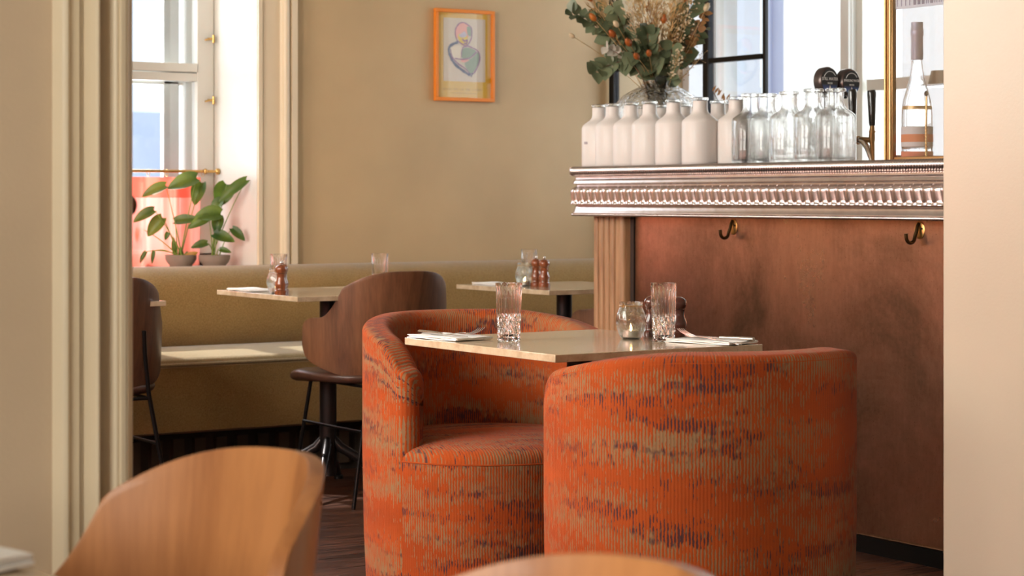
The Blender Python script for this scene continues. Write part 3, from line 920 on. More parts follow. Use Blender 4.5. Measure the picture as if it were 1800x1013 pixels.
# ------------------------------------------------------------------ bar
BX, BY = 4.25, 6.19          # outer edge of the counter (front line, far end)
CT = 1.213                   # counter top height
def make_bar():
    t = empty('bar_counter', (0, 0, 0), 0, 'long bar with cast pewter top moulding, copper front and fluted oak corner', 'bar counter')
    t.location = (BX+.5, 5.0, 0)
    ox, oy = t.location[0], t.location[1]
    # path around the plan: from the near end along the front, round the corner, along the far end
    ysta, rc = 4.02, .075
    path = []
    y = ysta
    while y < BY-rc: path.append((BX, y, -1, 0)); y += .0017
    na = 70
    for k in range(na+1):
        a = PI-(PI/2)*k/na
        path.append((BX+rc+rc*math.cos(a), BY-rc+rc*math.sin(a), math.cos(a), math.sin(a)))
    x = BX+rc
    while x < BX+.95: x += .006; path.append((x, BY, 0, 1))
    # arc length
    s = [0]
    for i in range(1, len(path)): s.append(s[-1]+math.dist(path[i][:2], path[i-1][:2]))
    H = 1.213
    prof = []   # (outward, z, kind)
    def add(d, z, k=0): prof.append((d, z, k))
    add(-.30, H-.002); add(-.022, H-.002)
    for k in range(9):      # big rope
        a = PI/2-PI*k/8
        add(-.014+.016*math.cos(a), H-.016+.016*math.sin(a), 1)
    add(-.020, H-.036)
    add(-.016, H-.040)
    for k in range(5):
        u = k/4; add(-.008-.010*(1-math.sin(u*PI*.5))+.0, H-.042-.017*u)
    add(-.006, H-.061); add(-.020, H-.064); add(-.021, H-.070); add(-.014, H-.076)
    for k in range(15):     # gadroon band
        u = k/14
        bulge = math.sin(min(1, u*1.25+.08)*PI)**.8 if u < .735 else 0
        d = -.014+.015*max(0, math.sin(PI*min(.5, u*1.9)))**.6-.009*u+.006*max(0, u-.85)/.15
        add(d, H-.075-.062*u, 2)
    add(-.021, H-.1375); add(-.020, H-.141)
    for k in range(6):
        u = k/5; add(-.017+.012*u**1.6, H-.143-.027*u)
    for k in range(5):
        a = PI*.5-PI*k/4
        add(-.009+.0045*math.cos(a), H-.1745+.0045*math.sin(a), 3)
    add(-.02, H-.180); add(-.20, H-.180)
    K = len(prof)
    gz0 = H-.077; gz1 = H-.135
    def fn(i, j):
        px, py, nx, ny = path[i]
        d, z, k = prof[j]
        dz = 0
        if k == 1:
            a = math.atan2(z-(H-.016), d+.014)
            q = math.sin(2*PI*s[i]/.0115+1.6*a)
            d += .0022*q*math.cos(a); dz = .0022*q*math.sin(a)
        elif k == 2:
            u = (H-.075-z)/.062
            ph = s[i]/.041+.10*u+.03*math.sin(s[i]*9)
            f = ph-math.floor(ph)
            q = (math.sin(PI*f))**.75
            env = max(0, math.sin(min(1, .03+u*.95)*PI))**.45
            d += .0065*(q-.7)*env
            if j and u > .8: d += .002*math.sin(2*PI*ph)
        elif k == 3:
            a = math.atan2(z-(H-.1745), d+.009)
            q = math.sin(2*PI*s[i]/.0085+1.6*a)
            d += .0012*q
        return (px+nx*d-ox, py+ny*d-oy, z+dz)
    MB().grid(len(path), K, fn).build('top_moulding', M['zinc'], t, smooth=180, recalc=False)
    mb = MB()
    mb.box(BX+.02-ox, BX+.95-ox, 4.02-oy, BY-.02-oy, H-.03, H-.0015)
    mb.build('counter_top', M['zinc'], t)
    # body
    PX = BX+.115
    MB().box(PX-ox, PX+.02-ox, 4.0-oy, 5.895-oy, .06, H-.179).build('copper_panel', M['copper'], t)
    MB().box(PX+.02-ox, PX+.72-ox, 4.0-oy, 6.09-oy, .0, H-.183).build('carcass', M['oak'], t)
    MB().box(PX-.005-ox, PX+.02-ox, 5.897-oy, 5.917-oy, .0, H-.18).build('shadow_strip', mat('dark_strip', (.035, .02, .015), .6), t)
    # fluted oak corner: rounded reeds
    mb = MB()
    pr = []
    y = 5.918
    nre = 6
    pitch = [.058, .033, .033, .033, .033]
    xf = PX-.03
    yy = y
    for wv in pitch:
        for k in range(0, 9):
            a = PI*k/8
            pr.append((xf+.006-.014*math.sin(a)*(1 if wv < .05 else 1.1), yy+wv/2-wv/2*math.cos(a)*.94))
        yy += wv
    for k in range(0, 7):
        a = PI+(-PI/2)*k/6
        pr.append((xf+.02+.016*math.cos(a), yy+.0+.016*math.sin(a)))
    xx = xf+.03
    for q in range(6):
        for k in range(0, 9):
            a = PI*k/8
            pr.append((xx+.0165-.0155*math.cos(a), yy+.006+.012*math.sin(a)))
        xx += .033
    pr.append((xx, yy-.10)); 
    pr = [(PX+.01, y)] + pr
    k = len(pr)
    mb.add([(px-ox, py-oy, z) for z in (.0, H-.179) for (px, py) in pr], [(i, i+1, k+i+1, k+i) for i in range(k-1)])
    mb.build('fluted_corner', M['oak'], t, smooth=40)
    MB().box(PX-.01-ox, PX+.012-ox, 4.0-oy, 5.9-oy, 0, .05).build('kick_plate', M['black'], t)
    return PX
PX = make_bar()

def make_hook(loc, label, group):
    t = empty('coat_hook', loc, 0, label, 'coat hook', group)
    mb = MB()
    mb.lathe([(0, .0), (.5, .0), (.5, .1), (.42, .16), (0, .16)], 24)
    mb.v = [(-z*.018, x*.044, y*.054) for (x, y, z) in mb.v]
    mb.build('back_plate', M['brass'], t, smooth=40)
    for s in (-1, 1):
        mb = MB().lathe([(0, 0), (.0032, 0), (.0028, .0015), (0, .002)], 10)
        mb.v = [(-z-.0028, x+s*.012, y+.004) for (x, y, z) in mb.v]
        mb.build('screw', M['black'], t)
    pts = [(-.003, 0, .020), (-.010, 0, .010), (-.014, 0, -.006), (-.020, 0, -.018)]
    for k in range(1, 9):
        a = math.radians(-20-k*20)
        pts.append((-.038+.018*math.cos(a), 0, -.020+.018*math.sin(a)*1.0))
    pts.append((-.057, 0, -.010))
    MB().tube(pts, [.0058]*len(pts), 10).build('hook_arm', M['dark_bronze'], t, smooth=60)
    return t
G = 'brass coat hooks under the pewter moulding'
h1 = make_hook((PX, 5.34, 1.003), 'brass coat hook nearer the fluted oak corner', G)
place(h1, (PX, 4.46, 1.003), label='brass coat hook nearer the right edge of the copper panel', group=G)

# ------------------------------------------------------------------ helpers to read a place on a known vertical line or height
CA, SA = math.cos(YAW), math.sin(YAW)
def on_x(px, X):
    a = (px-900)/F; z = X/(CA*a+SA); return Vector((X, z*(CA-SA*a), 0))
def at_depth(px, z):
    a = (px-900)/F; return Vector((z*(CA*a+SA), z*(CA-SA*a), 0))

# ------------------------------------------------------------------ bottles on the bar
bw = [(0, 0), (.058, 0), (.063, .004), (.0645, .012), (.0645, .150), (.061, .160), (.050, .170), (.036, .180), (.028, .190), (.0255, .200), (.0250, .232), (.029, .236), (.029, .241), (.024, .242), (.020, .240), (.020, .22), (0, .21)]
def white_bottle(loc, rz, label, group, s=1.0, mark=False):
    t = empty('white_bottle', loc, rz, label, 'bottle', group); t.scale = (s*.99, s*.99, .957)
    MB().lathe(bw[:11]+[(.0250, .230), (.0205, .230), (.0205, .2)], 40).build('body', M['white_ceramic'], t, smooth=50)
    MB().lathe([(.0252, .229), (.0285, .233), (.0290, .239), (.026, .242), (.021, .241), (.0208, .231)], 28, close=True).build('glass_rim', M['glass'], t, smooth=60)
    return t
G = 'matte white bottles crowded on the left end of the bar'
front = [(1053, 4.345), (1077, 4.335), (1109, 4.335), (1142, 4.335), (1184, 4.33), (1231, 4.32), (1294, 4.40)]
names = ['first from the left, grey mark on its side', 'second from the left end of the front row', 'third from the left end of the front row', 'fourth from the left in the front row',
         'fifth from the left, below the glass vase', 'the nearest and widest looking of the row', 'last one, touching the clear bottles']
wb = None
for (px, X), nm in zip(front, names):
    p_ = on_x(px, X+.015)
    lab = 'matte white bottle on the bar, '+nm
    if wb is None:
        wb = white_bottle((p_.x, p_.y, CT-.001), 0, lab, G); first = wb
    else: place(wb, (p_.x, p_.y, CT-.001), .3, lab, G)
mk = MB()
mk.grid(6, 2, lambda i, j: (.0650*math.cos(-2.90-.06*i), .0650*math.sin(-2.90-.06*i), .088+.010*j)).build('grey_mark', mat('grey_mark', (.35, .30, .31), .6), first)
back = [(1130, 4.56, 'behind third and fourth bottles of the front row'), (1163, 4.56, 'behind the gap beside the fourth front bottle'), (1203, 4.58, 'neck showing right of the fifth front bottle'),
        (1219, 4.70, 'farthest neck beside the widest front bottle'), (1262, 4.53, 'neck showing just right of the widest front bottle'), (1281, 4.62, 'small neck behind the last white bottle')]
for px, X, nm in back:
    p_ = on_x(px, X); place(wb, (p_.x, p_.y, CT-.001), .1, 'matte white bottle in the back row, '+nm, G)
for ch in list(COL.objects):
    pass
# the mark belongs only to the first bottle: drop copies of it
for o in [o for o in COL.objects if o.name.startswith('grey_mark') and o.parent is not first]:
    bpy.data.objects.remove(o)

def clear_bottle(loc, label, group):
    t = empty('clear_bottle', loc, 0, label, 'bottle', group)
    outer = [(0, .0), (.060, .0), (.064, .005), (.065, .014), (.065, .152), (.061, .162), (.050, .171), (.036, .180), (.029, .190), (.0262, .202), (.0262, .236), (.033, .240), (.033, .247), (.030, .249)]
    inner = [(.0215, .248), (.0215, .200), (.025, .187), (.033, .176), (.047, .167), (.057, .159), (.0605, .150), (.0605, .020), (.055, .012), (.02, .020), (0, .022)]
    t.scale = (.99, .99, .945)
    MB().lathe(outer+inner, 48).build('glass_body', M['bottleglass'], t, smooth=50)
    return t
G = 'clear glass bottles on the bar next to the white ones'
cb_ = None
for px, X, nm in [(1320, 4.36, 'leftmost, beside the last white bottle'), (1349, 4.40, 'second neck from the left'), (1387, 4.37, 'third from the left in the front row'), (1430, 4.33, 'tallest looking, in front'),
                  (1469, 4.37, 'rightmost, in front of the drinks tap'), (1368, 4.62, 'small neck between second and third front necks'), (1407, 4.60, 'small neck left of the tallest'), (1449, 4.55, 'behind the tallest one to its right')]:
    p_ = on_x(px, X+.01)
    lab = 'clear glass bottle on the bar, '+nm
    if cb_ is None: cb_ = clear_bottle((p_.x, p_.y, CT-.001), lab, G)
    else: place(cb_, (p_.x, p_.y, CT-.001), .2, lab, G)

# ------------------------------------------------------------------ vase with dried bouquet
VP = on_x(1158, 4.83)
vz = CT-.001
vase = empty('glass_vase', (VP.x, VP.y, vz), -YAW, 'large round rippled glass vase holding the dried bouquet', 'vase')
vo = [(0, 0), (.09, 0), (.13, .03), (.158, .08), (.168, .16), (.168, .235), (.160, .262), (.138, .288), (.105, .308), (.078, .322), (.064, .336), (.061, .352), (.067, .362)]
vi = [(.063, .362), (.057, .352), (.059, .335), (.073, .318), (.10, .303), (.132, .283), (.154, .259), (.162, .235), (.162, .16), (.152, .084), (.125, .036), (.085, .008), (0, .008)]
MB().lathe(vo+vi, 72, fn=lambda a, r, z: 1+.018*math.sin(9*a+z*18)+.010*math.sin(17*a-z*30)).build('vase_body', M['vaseglass'], vase, smooth=60)

NZ = 7.95                       # metres from camera to the vase
MPP = NZ/F                      # metres per photo pixel there
def rel(px, py, dy=0.0):
    """point relative to the vase base: local x to the photo's right, local y away"""
    return Vector(((px-1158)*MPP, dy, CAMZ+(CY-py)*MPP-vz))
def leaf_mesh(mb, p, d, nrm, L, Wd, cup=.2, n=7, pointed=1.0):
    d = d.normalized(); side = d.cross(nrm).normalized(); nrm = side.cross(d).normalized()
    vs = []; m = 3
    for i in range(n):
        u = i/(n-1)
        w = Wd*math.sin(PI*min(1, u**.8*1.0))**.75*(1-.15*u) if 0 < u < 1 else Wd*.04
        for j in (-1, 0, 1):
            q = p+d*(u*L)+side*(j*w*.5)+nrm*(cup*w*abs(j)*.6-cup*L*u*u*.35)
            vs.append(q)
    fs = []
    for i in range(n-1):
        for j in range(2): fs.append((i*3+j, i*3+j+1, i*3+j+4, i*3+j+3))
    mb.add(vs, fs)
def curve_pts(a, b, bow, n=12):
    a = Vector(a); b = Vector(b); out = []
    for i in range(n):
        u = i/(n-1); out.append(a.lerp(b, u)+Vector(bow)*math.sin(PI*u))
    return out
def rv(r, k=1.0): return Vector((r.uniform(-k, k), r.uniform(-k, k), r.uniform(-k, k)))
BG = 'dried stems in the bouquet'
def stem_root(kind, label, cat='dried flower'):
    return empty(kind, (VP.x, VP.y, vz), -YAW, label, cat, BG)
def eucalyptus(tip, label, leaves=11, seed=1, lsize=.052, dy=0, m='euca', bow=(0, 0, .03), start=.35):
    r = random.Random(seed)
    t = stem_root('eucalyptus_branch', label, 'eucalyptus')
    pts = curve_pts(rel(1158+r.uniform(-14, 14), 150, r.uniform(-.02, .02))+Vector((0, 0, -.08)), rel(tip[0], tip[1], dy), bow, 16)
    MB().tube(pts, [.003-.0018*i/15 for i in range(16)], 6).build('stem', M['twig'], t, smooth=60)
    mb = MB()
    for k in range(leaves):
        u = start+(1-start)*(k/(leaves-1))
        f = u*15; i = min(14, int(f)); p = pts[i].lerp(pts[i+1], f-i)
        d0 = (pts[i+1]-pts[i]).normalized()
        for s in (-1, 1):
            L = lsize*(1.5-.45*u)*r.uniform(.8, 1.25)
            sd = Vector((-d0.z, 0, d0.x))*s*.9+d0*.4+Vector((0, -.9*r.random(), 0))*1.0+rv(r, .45)
            nn = Vector((0, -1, .4))+rv(r, .5)
            leaf_mesh(mb, p, sd, nn, L, L*.95, r.uniform(.05, .3))
    mb.build('leaves', M[m], t, smooth=180)
    return t
for q in [((1003, 22), 'eucalyptus branch reaching farthest left, rounded grey-green leaves', 12, 11, .046, -.04, (.03, 0, .045)),
          ((1052, 18), 'eucalyptus branch rising upper left of the vase', 8, 12, .05, .05, (.02, 0, .02)),
          ((1078, 18), 'eucalyptus branch with round leaves near the top left', 8, 14, .05, -.08, (.0, 0, .02)),
          ((1135, 62), 'eucalyptus cluster over the middle of the vase', 10, 15, .052, -.12, (-.02, 0, .0)),
          ((1045, 128), 'drooping eucalyptus branch low on the left of the vase', 10, 16, .05, -.05, (.03, 0, .10)),
          ((1222, -10), 'eucalyptus branch leaning right with large leaves', 9, 17, .062, .0, (.0, 0, .01)),
          ((1236, 50), 'eucalyptus branch at the far right of the bouquet', 7, 18, .036, .04, (.01, 0, .04)),
          ((1178, 88), 'short dark eucalyptus sprig at the vase mouth', 7, 19, .045, -.10, (.0, 0, .0)),
          ((1105, 95), 'eucalyptus sprig leaning left above the vase', 8, 20, .045, -.14, (.02, 0, .04))]:
    eucalyptus(q[0], q[1], q[2], q[3], q[4], q[5], 'euca', q[6], .42)
eucalyptus((1062, 88), 'pale silvery leafed sprig low on the left', 4, 31, .034, -.16, 'euca_pale', (.03, 0, .03), .74)
eucalyptus((1238, 25), 'brown dried leafy sprig on the right of the bouquet', 8, 32, .026, -.02, 'straw_dark', (.02, 0, .02), .55)

def tail(tip, label, m, size, seed, dy, kind='bunny_tail', bow=(0, 0, .02)):
    r = random.Random(seed)
    t = stem_root(kind, label)
    e = rel(tip[0], tip[1], dy)
    pts = curve_pts(rel(1158+r.uniform(-12, 12), 150)+Vector((0, 0, -.08)), e, bow, 12)
    MB().tube(pts, .0014, 5).build('stem', M['straw'], t, smooth=60)
    d = (pts[-1]-pts[-2]).normalized()
    mb = MB()
    L = size; rr = size*.30
    q = d.to_track_quat('Z', 'Y').to_matrix()
    base = MB().lathe([(0, 0), (rr*.7, L*.15), (rr, L*.4), (rr*.85, L*.7), (rr*.35, L*.95), (0, L)], 14)
    base.v = [tuple(q @ Vector(v_)+e) for v_ in base.v]
    mb.add(base.v, base.f)
    for k in range(90):
        a = r.uniform(0, 2*PI); h = r.uniform(.05, .95)*L
        rad = rr*math.sin(PI*min(1, h/L*.9+.08))
        p0 = q @ Vector((rad*math.cos(a)*.9, rad*math.sin(a)*.9, h))+e
        dr = (q @ Vector((math.cos(a), math.sin(a), 1.2))).normalized()
        sd = dr.cross(rv(r)).normalized()*.0008
        p1 = p0+dr*L*.16
        mb.add([p0-sd, p0+sd, p1], [(0, 1, 2)])
    mb.build('flower_head', M[m], t, smooth=180)
for tip, lab, m, sz, sd, dy in [
        ((1046, 40), 'rust bunny tail above the left eucalyptus', 'rusthead', .040, 41, -.10), ((1078, 70), 'rust bunny tail left of centre', 'rusthead', .040, 42, -.15),
        ((1040, 4), 'rust bunny tail at top left of the bouquet', 'rusthead', .038, 43, -.05), ((1104, 86), 'rust bunny tail low, leaning left over the vase', 'rusthead', .042, 44, -.17),
        ((1137, 103), 'rust bunny tail close above the vase mouth', 'rusthead', .036, 45, -.15), ((1118, 108), 'rust bunny tail lowest on the left of the mouth', 'rusthead', .038, 46, -.16),
        ((1095, 30), 'rust bunny tail half way up, behind straw grass', 'rusthead', .035, 47, -.06), ((1163, 45), 'rust bunny tail in the middle of the grasses', 'rusthead', .040, 48, -.10),
        ((1199, 6), 'rust bunny tail near the top right', 'rusthead', .035, 49, -.03), ((1010, 68), 'cream bunny tail sticking out at far left', 'cream_head', .030, 50, -.06),
        ((1082, 54), 'cream bunny tail between the left eucalyptus leaves', 'cream_head', .034, 51, -.18), ((1236, 22), 'cream dried head at the right edge of the bouquet', 'cream_head', .038, 52, -.06)]:
    tail(tip, lab, m, sz, sd, dy)

def grass(tip, seed, dy, label, m='straw', n=230, spread=.030, bow=(0, 0, .015), start=.30):
    r = random.Random(seed)
    t = stem_root('dried_grass', label, 'dried grass')
    pts = curve_pts(rel(1158+r.uniform(-12, 12), 150)+Vector((0, 0, -.09)), rel(tip[0], tip[1], dy), bow, 18)
    MB().tube(pts, [.0018-.0010*i/17 for i in range(18)], 5).build('stem', M[m], t, smooth=60)
    mb = MB()
    for k in range(n):
        u = start+(1-start)*r.random()
        f = u*17; i = min(16, int(f)); p = pts[i].lerp(pts[i+1], f-i)
        d = (pts[i+1]-pts[i]).normalized()
        o = rv(r); o = (o-d*o.dot(d)).normalized()
        p0 = p+o*r.uniform(0, spread)*(.4+.6*math.sin(PI*u)); dr = (d*1.0+o*.6+rv(r, .2)).normalized()
        leaf_mesh(mb, p0, dr, rv(r), r.uniform(.014, .030), r.uniform(.003, .0055), .1, 4)
    mb.build('seed_heads', M[m], t, smooth=180)
for i, (tip, dy, m) in enumerate([((1010, -40), -.02, 'straw'), ((1040, -30), -.06, 'straw'), ((1062, -45), .05, 'cream_head'), ((1085, -60), -.10, 'straw'), ((1100, -40), .02, 'cream_head'), ((1118, -70), -.05, 'straw'),
        ((1130, -55), -.10, 'straw_dark'), ((1145, -60), .04, 'straw'), ((1158, -75), -.08, 'cream_head'), ((1172, -60), .02, 'straw'), ((1185, -65), -.08, 'straw'), ((1198, -40), .03, 'cream_head'),
        ((1212, -45), -.06, 'straw'), ((1150, -10), -.14, 'straw'), ((1120, 5), -.14, 'straw'), ((1176, 0), -.14, 'straw'), ((1098, 20), -.14, 'cream_head')]):
    grass(tip, 100+i, dy, 'straw coloured dried grass fanning up from the glass vase', m)
def berries(tip, seed, dy, label, m='cream_head', n=60, spread=.045, size=.0042, bow=(0, 0, .01), start=.45):
    r = random.Random(seed)
    t = stem_root('dried_berry_spray', label)
    pts = curve_pts(rel(1160+r.uniform(-10, 10), 150)+Vector((0, 0, -.09)), rel(tip[0], tip[1], dy), bow, 14)
    mb = MB().tube(pts, .0014, 5)
    hb = MB()
    for k in range(n):
        u = start+(1-start)*r.random()
        f = u*13; i = min(12, int(f)); p = pts[i].lerp(pts[i+1], f-i)
        e = p+rv(r, spread)*(.4+.6*r.random())+Vector((0, 0, .01))
        mb.tube([p, p.lerp(e, .5)+rv(r, .004), e], .0006, 3, False)
        s_ = size*r.uniform(.7, 1.2)
        b = MB().lathe([(0, -s_), (s_*.8, -s_*.5), (s_, 0), (s_*.8, s_*.6), (0, s_)], 6, tuple(e)); hb.add(b.v, b.f)
    mb.build('stem', M['straw'], t); hb.build('berries', M[m], t, smooth=180)['kind'] = 'stuff'
berries((1205, 40), 201, -.10, 'cream berry spray hanging over the right of the vase')
berries((1190, 95), 202, -.14, 'cream berry spray low by the vase mouth', spread=.03, n=50)
berries((1216, -5), 203, -.08, 'cream berry spray high on the right of the bouquet')
berries((1233, 100), 204, -.02, 'fine brown berry spray against the window', 'straw_dark', 34, .035, .0022)
berries((1222, 66), 205, -.05, 'fine brown berry spray beside the eucalyptus on the right', 'straw_dark', 30, .04, .0026)
# second small dried sprig beyond the bottles (right of the vase)
sv = on_x(1268, 5.02)
t = empty('dried_sprig', (sv.x, sv.y, CT-.001), -YAW, 'small brown dried sprig showing above the white bottles right of the vase', 'dried flower')
pts = [Vector((.05, 0, 0)), Vector((.03, 0, .12)), Vector((0, 0, .24)), Vector((-.03, 0, .30))]
MB().tube(pts, .0015, 5).build('stem', M['twig'], t)
mb = MB(); r = random.Random(5)
for k in range(11):
    p = Vector((-.035+.009*k, r.uniform(-.01, .01), .30-.006*k+r.uniform(-.008, .008)))
    leaf_mesh(mb, p, Vector((.35+r.uniform(-.5, .5), 0, 1)), Vector((0, -1, 0)), .028, .009, .1, 5)
mb.build('leaves', M['straw_dark'], t, smooth=180)

# ------------------------------------------------------------------ drinks tap tower
TP = on_x(1457, 4.72)
tap = empty('tap_tower', (TP.x, TP.y, CT-.001), 0, 'double water tap on the bar with two round badges and black handles', 'drinks tap')
MB().lathe([(.035, 0), (.035, .012), (.024, .02), (.022, .26)], 28).lathe([(.022, .26), (.026, .27), (.022, .285), (0, .29)], 28).build('column', mat('dark_chrome', (.12, .11, .11), .2, 1.0), tap, smooth=40)
def text_mesh(name, body, size, matn, parent, loc, rot, xs=1.0, extr=.0004):
    cu = bpy.data.curves.new(name, 'FONT'); cu.body = body; cu.size = size; cu.align_x = 'CENTER'; cu.align_y = 'CENTER'
    cu.extrude = extr; cu.offset = size*.012
    o = bpy.data.objects.new(name+'_curve', cu); COL.objects.link(o)
    bpy.context.view_layer.update()
    me = bpy.data.meshes.new_from_object(o.evaluated_get(bpy.context.evaluated_depsgraph_get()))
    COL.objects.unlink(o); bpy.data.objects.remove(o)
    me.materials.clear(); me.materials.append(matn)
    q = bpy.data.objects.new(name, me); COL.objects.link(q); q.parent = parent; q.location = loc; q.rotation_euler = rot; q.scale = (xs, 1, 1)
    return q
white_em = mat('white_print', (.9, .9, .9), .5)
navy = mat('badge_face', (.02, .02, .022), .2, coat=.5)
nb = N(navy); sep = nb.node('ShaderNodeSeparateXYZ'); nb.link(nb.coord('Generated'), sep.inputs[0])
nb.color(nb.ramp(sep.outputs[2], [(0, (.30, .45, .75)), (.22, (.06, .12, .36)), (.36, (.012, .013, .018))]))
badge_m = mat('badge_rim', (.09, .07, .065), .3, .6)
for k, (dx, dyv, txt, sub) in enumerate([(-.020, .0, 'STILL WATER', 'WATER'), (.068, -.012, 'SPARKLING WATER', 'WATER')]):
    bh = .288-.004*k
    ctr = (dx, -.005+dyv, bh)
    bd = MB().lathe([(0, -.022), (.034, -.022), (.042, -.014), (.043, .012), (.040, .020), (.038, .022), (0, .022)], 48)
    bd.v = [(x+ctr[0], -z+ctr[1], y*1.12+ctr[2]) for (x, y, z) in bd.v]
    badge = bd.build('badge', badge_m, tap, smooth=40)
    fc = MB().lathe([(0, .0222), (.0365, .0222), (.0365, .0228), (0, .0228)], 48)
    fc.v = [(x+ctr[0], -z+ctr[1], y*1.12+ctr[2]) for (x, y, z) in fc.v]
    fc.build('badge_face', navy, badge)
    text_mesh('badge_lettering', txt, .0145 if k == 0 else .0118, white_em, badge, (ctr[0], ctr[1]-.0236, ctr[2]+.006), (PI/2, 0, 0), .82 if k == 0 else .68)
    text_mesh('badge_small_lettering', sub, .008, white_em, badge, (ctr[0], ctr[1]-.0236, ctr[2]-.009), (PI/2, 0, 0), .8)
    dr = MB().add([(ctr[0]+x, ctr[1]-.0234, ctr[2]-.028+z) for x, z in [(0, .013), (.003, .006), (.0042, 0), (.003, -.004), (0, -.0055), (-.003, -.004), (-.0042, 0), (-.003, .006)]], [tuple(range(8))])
    dr.build('drop_mark', white_em, badge, recalc=False)
    ar = MB().tube([(ctr[0]+.029*math.cos(a), ctr[1]-.0236, ctr[2]+.032*math.sin(a)) for a in [math.radians(35+k2*12) for k2 in range(11)]], .0012, 5)
    ar.build('arc_mark', white_em, badge)
    MB().tube([(ctr[0], 0, .24), (ctr[0], ctr[1]+.005, .25)], .014, 12).build('badge_neck', M['black'], tap, smooth=40)
    # faucet
    fx = dx+.0; nb0 = len(tap.children)
    Y0 = -.03
    pts = [(fx, .0, .108), (fx, -.045, .108)]
    MB().tube([(fx, .0, .100), (fx, -.05, .100)], .013, 14).tube([(fx, -.05, .100), (fx, -.075, .101)], .0155, 14).build('shank', M['old_brass'], tap, smooth=40)
    MB().tube([(fx, -.075, .100), (fx, -.10, .095), (fx, -.118, .075), (fx, -.135, .04), (fx, -.146, .012)], [.012, .0125, .011, .009, .0075], 12).build('spout', M['chrome'] if k else M['old_brass'], tap, smooth=60)
    MB().tube([(fx, -.085, .104), (fx, -.135, .100), (fx, -.146, .098)], [.009, .010, .009], 12).tube([(fx, -.140, .10), (fx, -.142, .155)], [.012, .008], 12).tube([(fx, -.142, .125), (fx, -.142, .131)], .012, 12).tube([(fx, -.140, .10), (fx, -.146, .03)], [.010, .006], 12).build('valve', M['old_brass'], tap, smooth=60)
    MB().tube([(fx, -.142, .148), (fx, -.141, .16), (fx, -.139, .26), (fx, -.138, .268)], [.010, .0115, .0155, .014], 16).build('handle', mat('black_lacquer', (.015, .013, .013), .15, coat=.6), tap, smooth=60)

for ch in tap.children:
    if ch.name.split('.')[0] in ('shank', 'spout', 'valve', 'handle'): ch.location.z = -.016

# ------------------------------------------------------------------ brass framed glass cabinet at the right of the bar
gy = on_x(1563, 4.325)
cabx, caby = 4.325, gy.y
t = empty('glass_cabinet', (cabx, caby, CT-.001), 0, 'brass framed glass display case standing on the bar by the right pillar', 'display case')
hh = .62
mb = MB()
for (x, y) in ((0, 0), (0, -.75), (.40, 0), (.40, -.75)):
    MB().box(x-.004, x+.014, y-.018, y+.018, 0, hh).build('corner_post', M['old_brass'], t, bevel=.004)
mb = MB().tube([(-.005, .011, 0), (-.005, .011, hh)], .005, 10).tube([(-.005, -.010, 0), (-.005, -.010, hh)], .005, 10)
mb.build('beading', M['old_brass'], t, smooth=60)
mb = MB()
for z in (0, hh-.02):
    mb.box(.0, .018, -.75, -.02, z, z+.012); mb.box(.38, .40, -.75, -.02, z, z+.02); mb.box(.0, .40, -.012, .012, z, z+.018)
mb.build('rail', M['old_brass'], t, bevel=.002)
MB().box(.006, .009, -.74, -.02, .012, hh-.02).build('front_pane', M['screen_pane'], t)
MB().box(.388, .391, -.74, -.02, .02, hh-.02).build('back_pane', M['pane'], t)
MB().box(.115, .388, -.74, -.013, .228, .234).build('glass_shelf', M['glass'], t)
# tall bottle in the case
bp = on_x(1612, 4.388)
b = empty('wine_bottle', (bp.x, bp.y, CT-.001), 0, 'tall clear bottle with grey capsule and orange label inside the glass case', 'bottle')
gl = [(0, 0), (.044, 0), (.047, .006), (.047, .155), (.043, .19), (.034, .225), (.024, .26), (.018, .30), (.0165, .33), (.0165, .44)]
gi = [(.0125, .44), (.0125, .32), (.02, .26), (.039, .19), (.043, .155), (.043, .012), (0, .012)]
MB().lathe(gl+gi, 40).build('glass_body', M['glass'], b, smooth=50)
MB().lathe([(.0172, .325), (.0185, .33), (.0178, .40), (.0195, .405), (.0195, .422), (.018, .426), (.018, .446), (0, .447)], 28).build('capsule', mat('grey_capsule', (.42, .38, .42), .4, .3), b, smooth=40)
MB().lathe([(.0476, .045), (.0476, .110)], 40).build('label_band', mat('cream_label', (.8, .74, .66), .6), b, smooth=60)
MB().lathe([(.0480, .06), (.0480, .085)], 40).build('label_stripe', mat('orange_label', (.85, .23, .07), .6), b, smooth=60)
MB().lathe([(.0478, .012), (.0478, .030)], 40).build('label_foot', mat('red_label', (.75, .17, .08), .6), b, smooth=60)
MB().lathe([(.0455, .165), (.0445, .176)], 40).build('gold_line', M['brass'], b, smooth=60)
b.scale = (1, 1, .94)
# twisted bar spoon in a glass beaker
bp2 = on_x(1628, 4.347)
b = empty('bar_spoon', (bp2.x, bp2.y, CT-.001), 0, 'black tipped bar spoon with twisted brass shaft in front of the tall bottle', 'bar spoon')
MB().tube([(0, 0, 0), (0, 0, .11), (.002, 0, .20)], .003, 8).build('shaft', M['brass'], b, smooth=60)
tw = MB()
tw.tube([(.0035*math.cos(k*.9), .0035*math.sin(k*.9), .002+k*.0014) for k in range(80)], .0016, 5)
tw.build('twist', M['brass'], b, smooth=60)
MB().lathe([(0, .19), (.005, .194), (.006, .2), (.004, .206), (0, .208)], 12).build('tip', M['black'], b, smooth=60)
# beige paper cone on the shelf
p_ = on_x(1652, 4.482)
o = MB().lathe([(.036, 0), (.026, .042), (.024, .042), (.034, 0)], 28, close=True).build('cone_shade', mat('beige_card', (.50, .42, .30), .7), None, smooth=40)
o.location = (p_.x, p_.y, CT+.2332); tag(o, 'small beige cone shade on the glass shelf beside the tall bottle', 'cone shade')
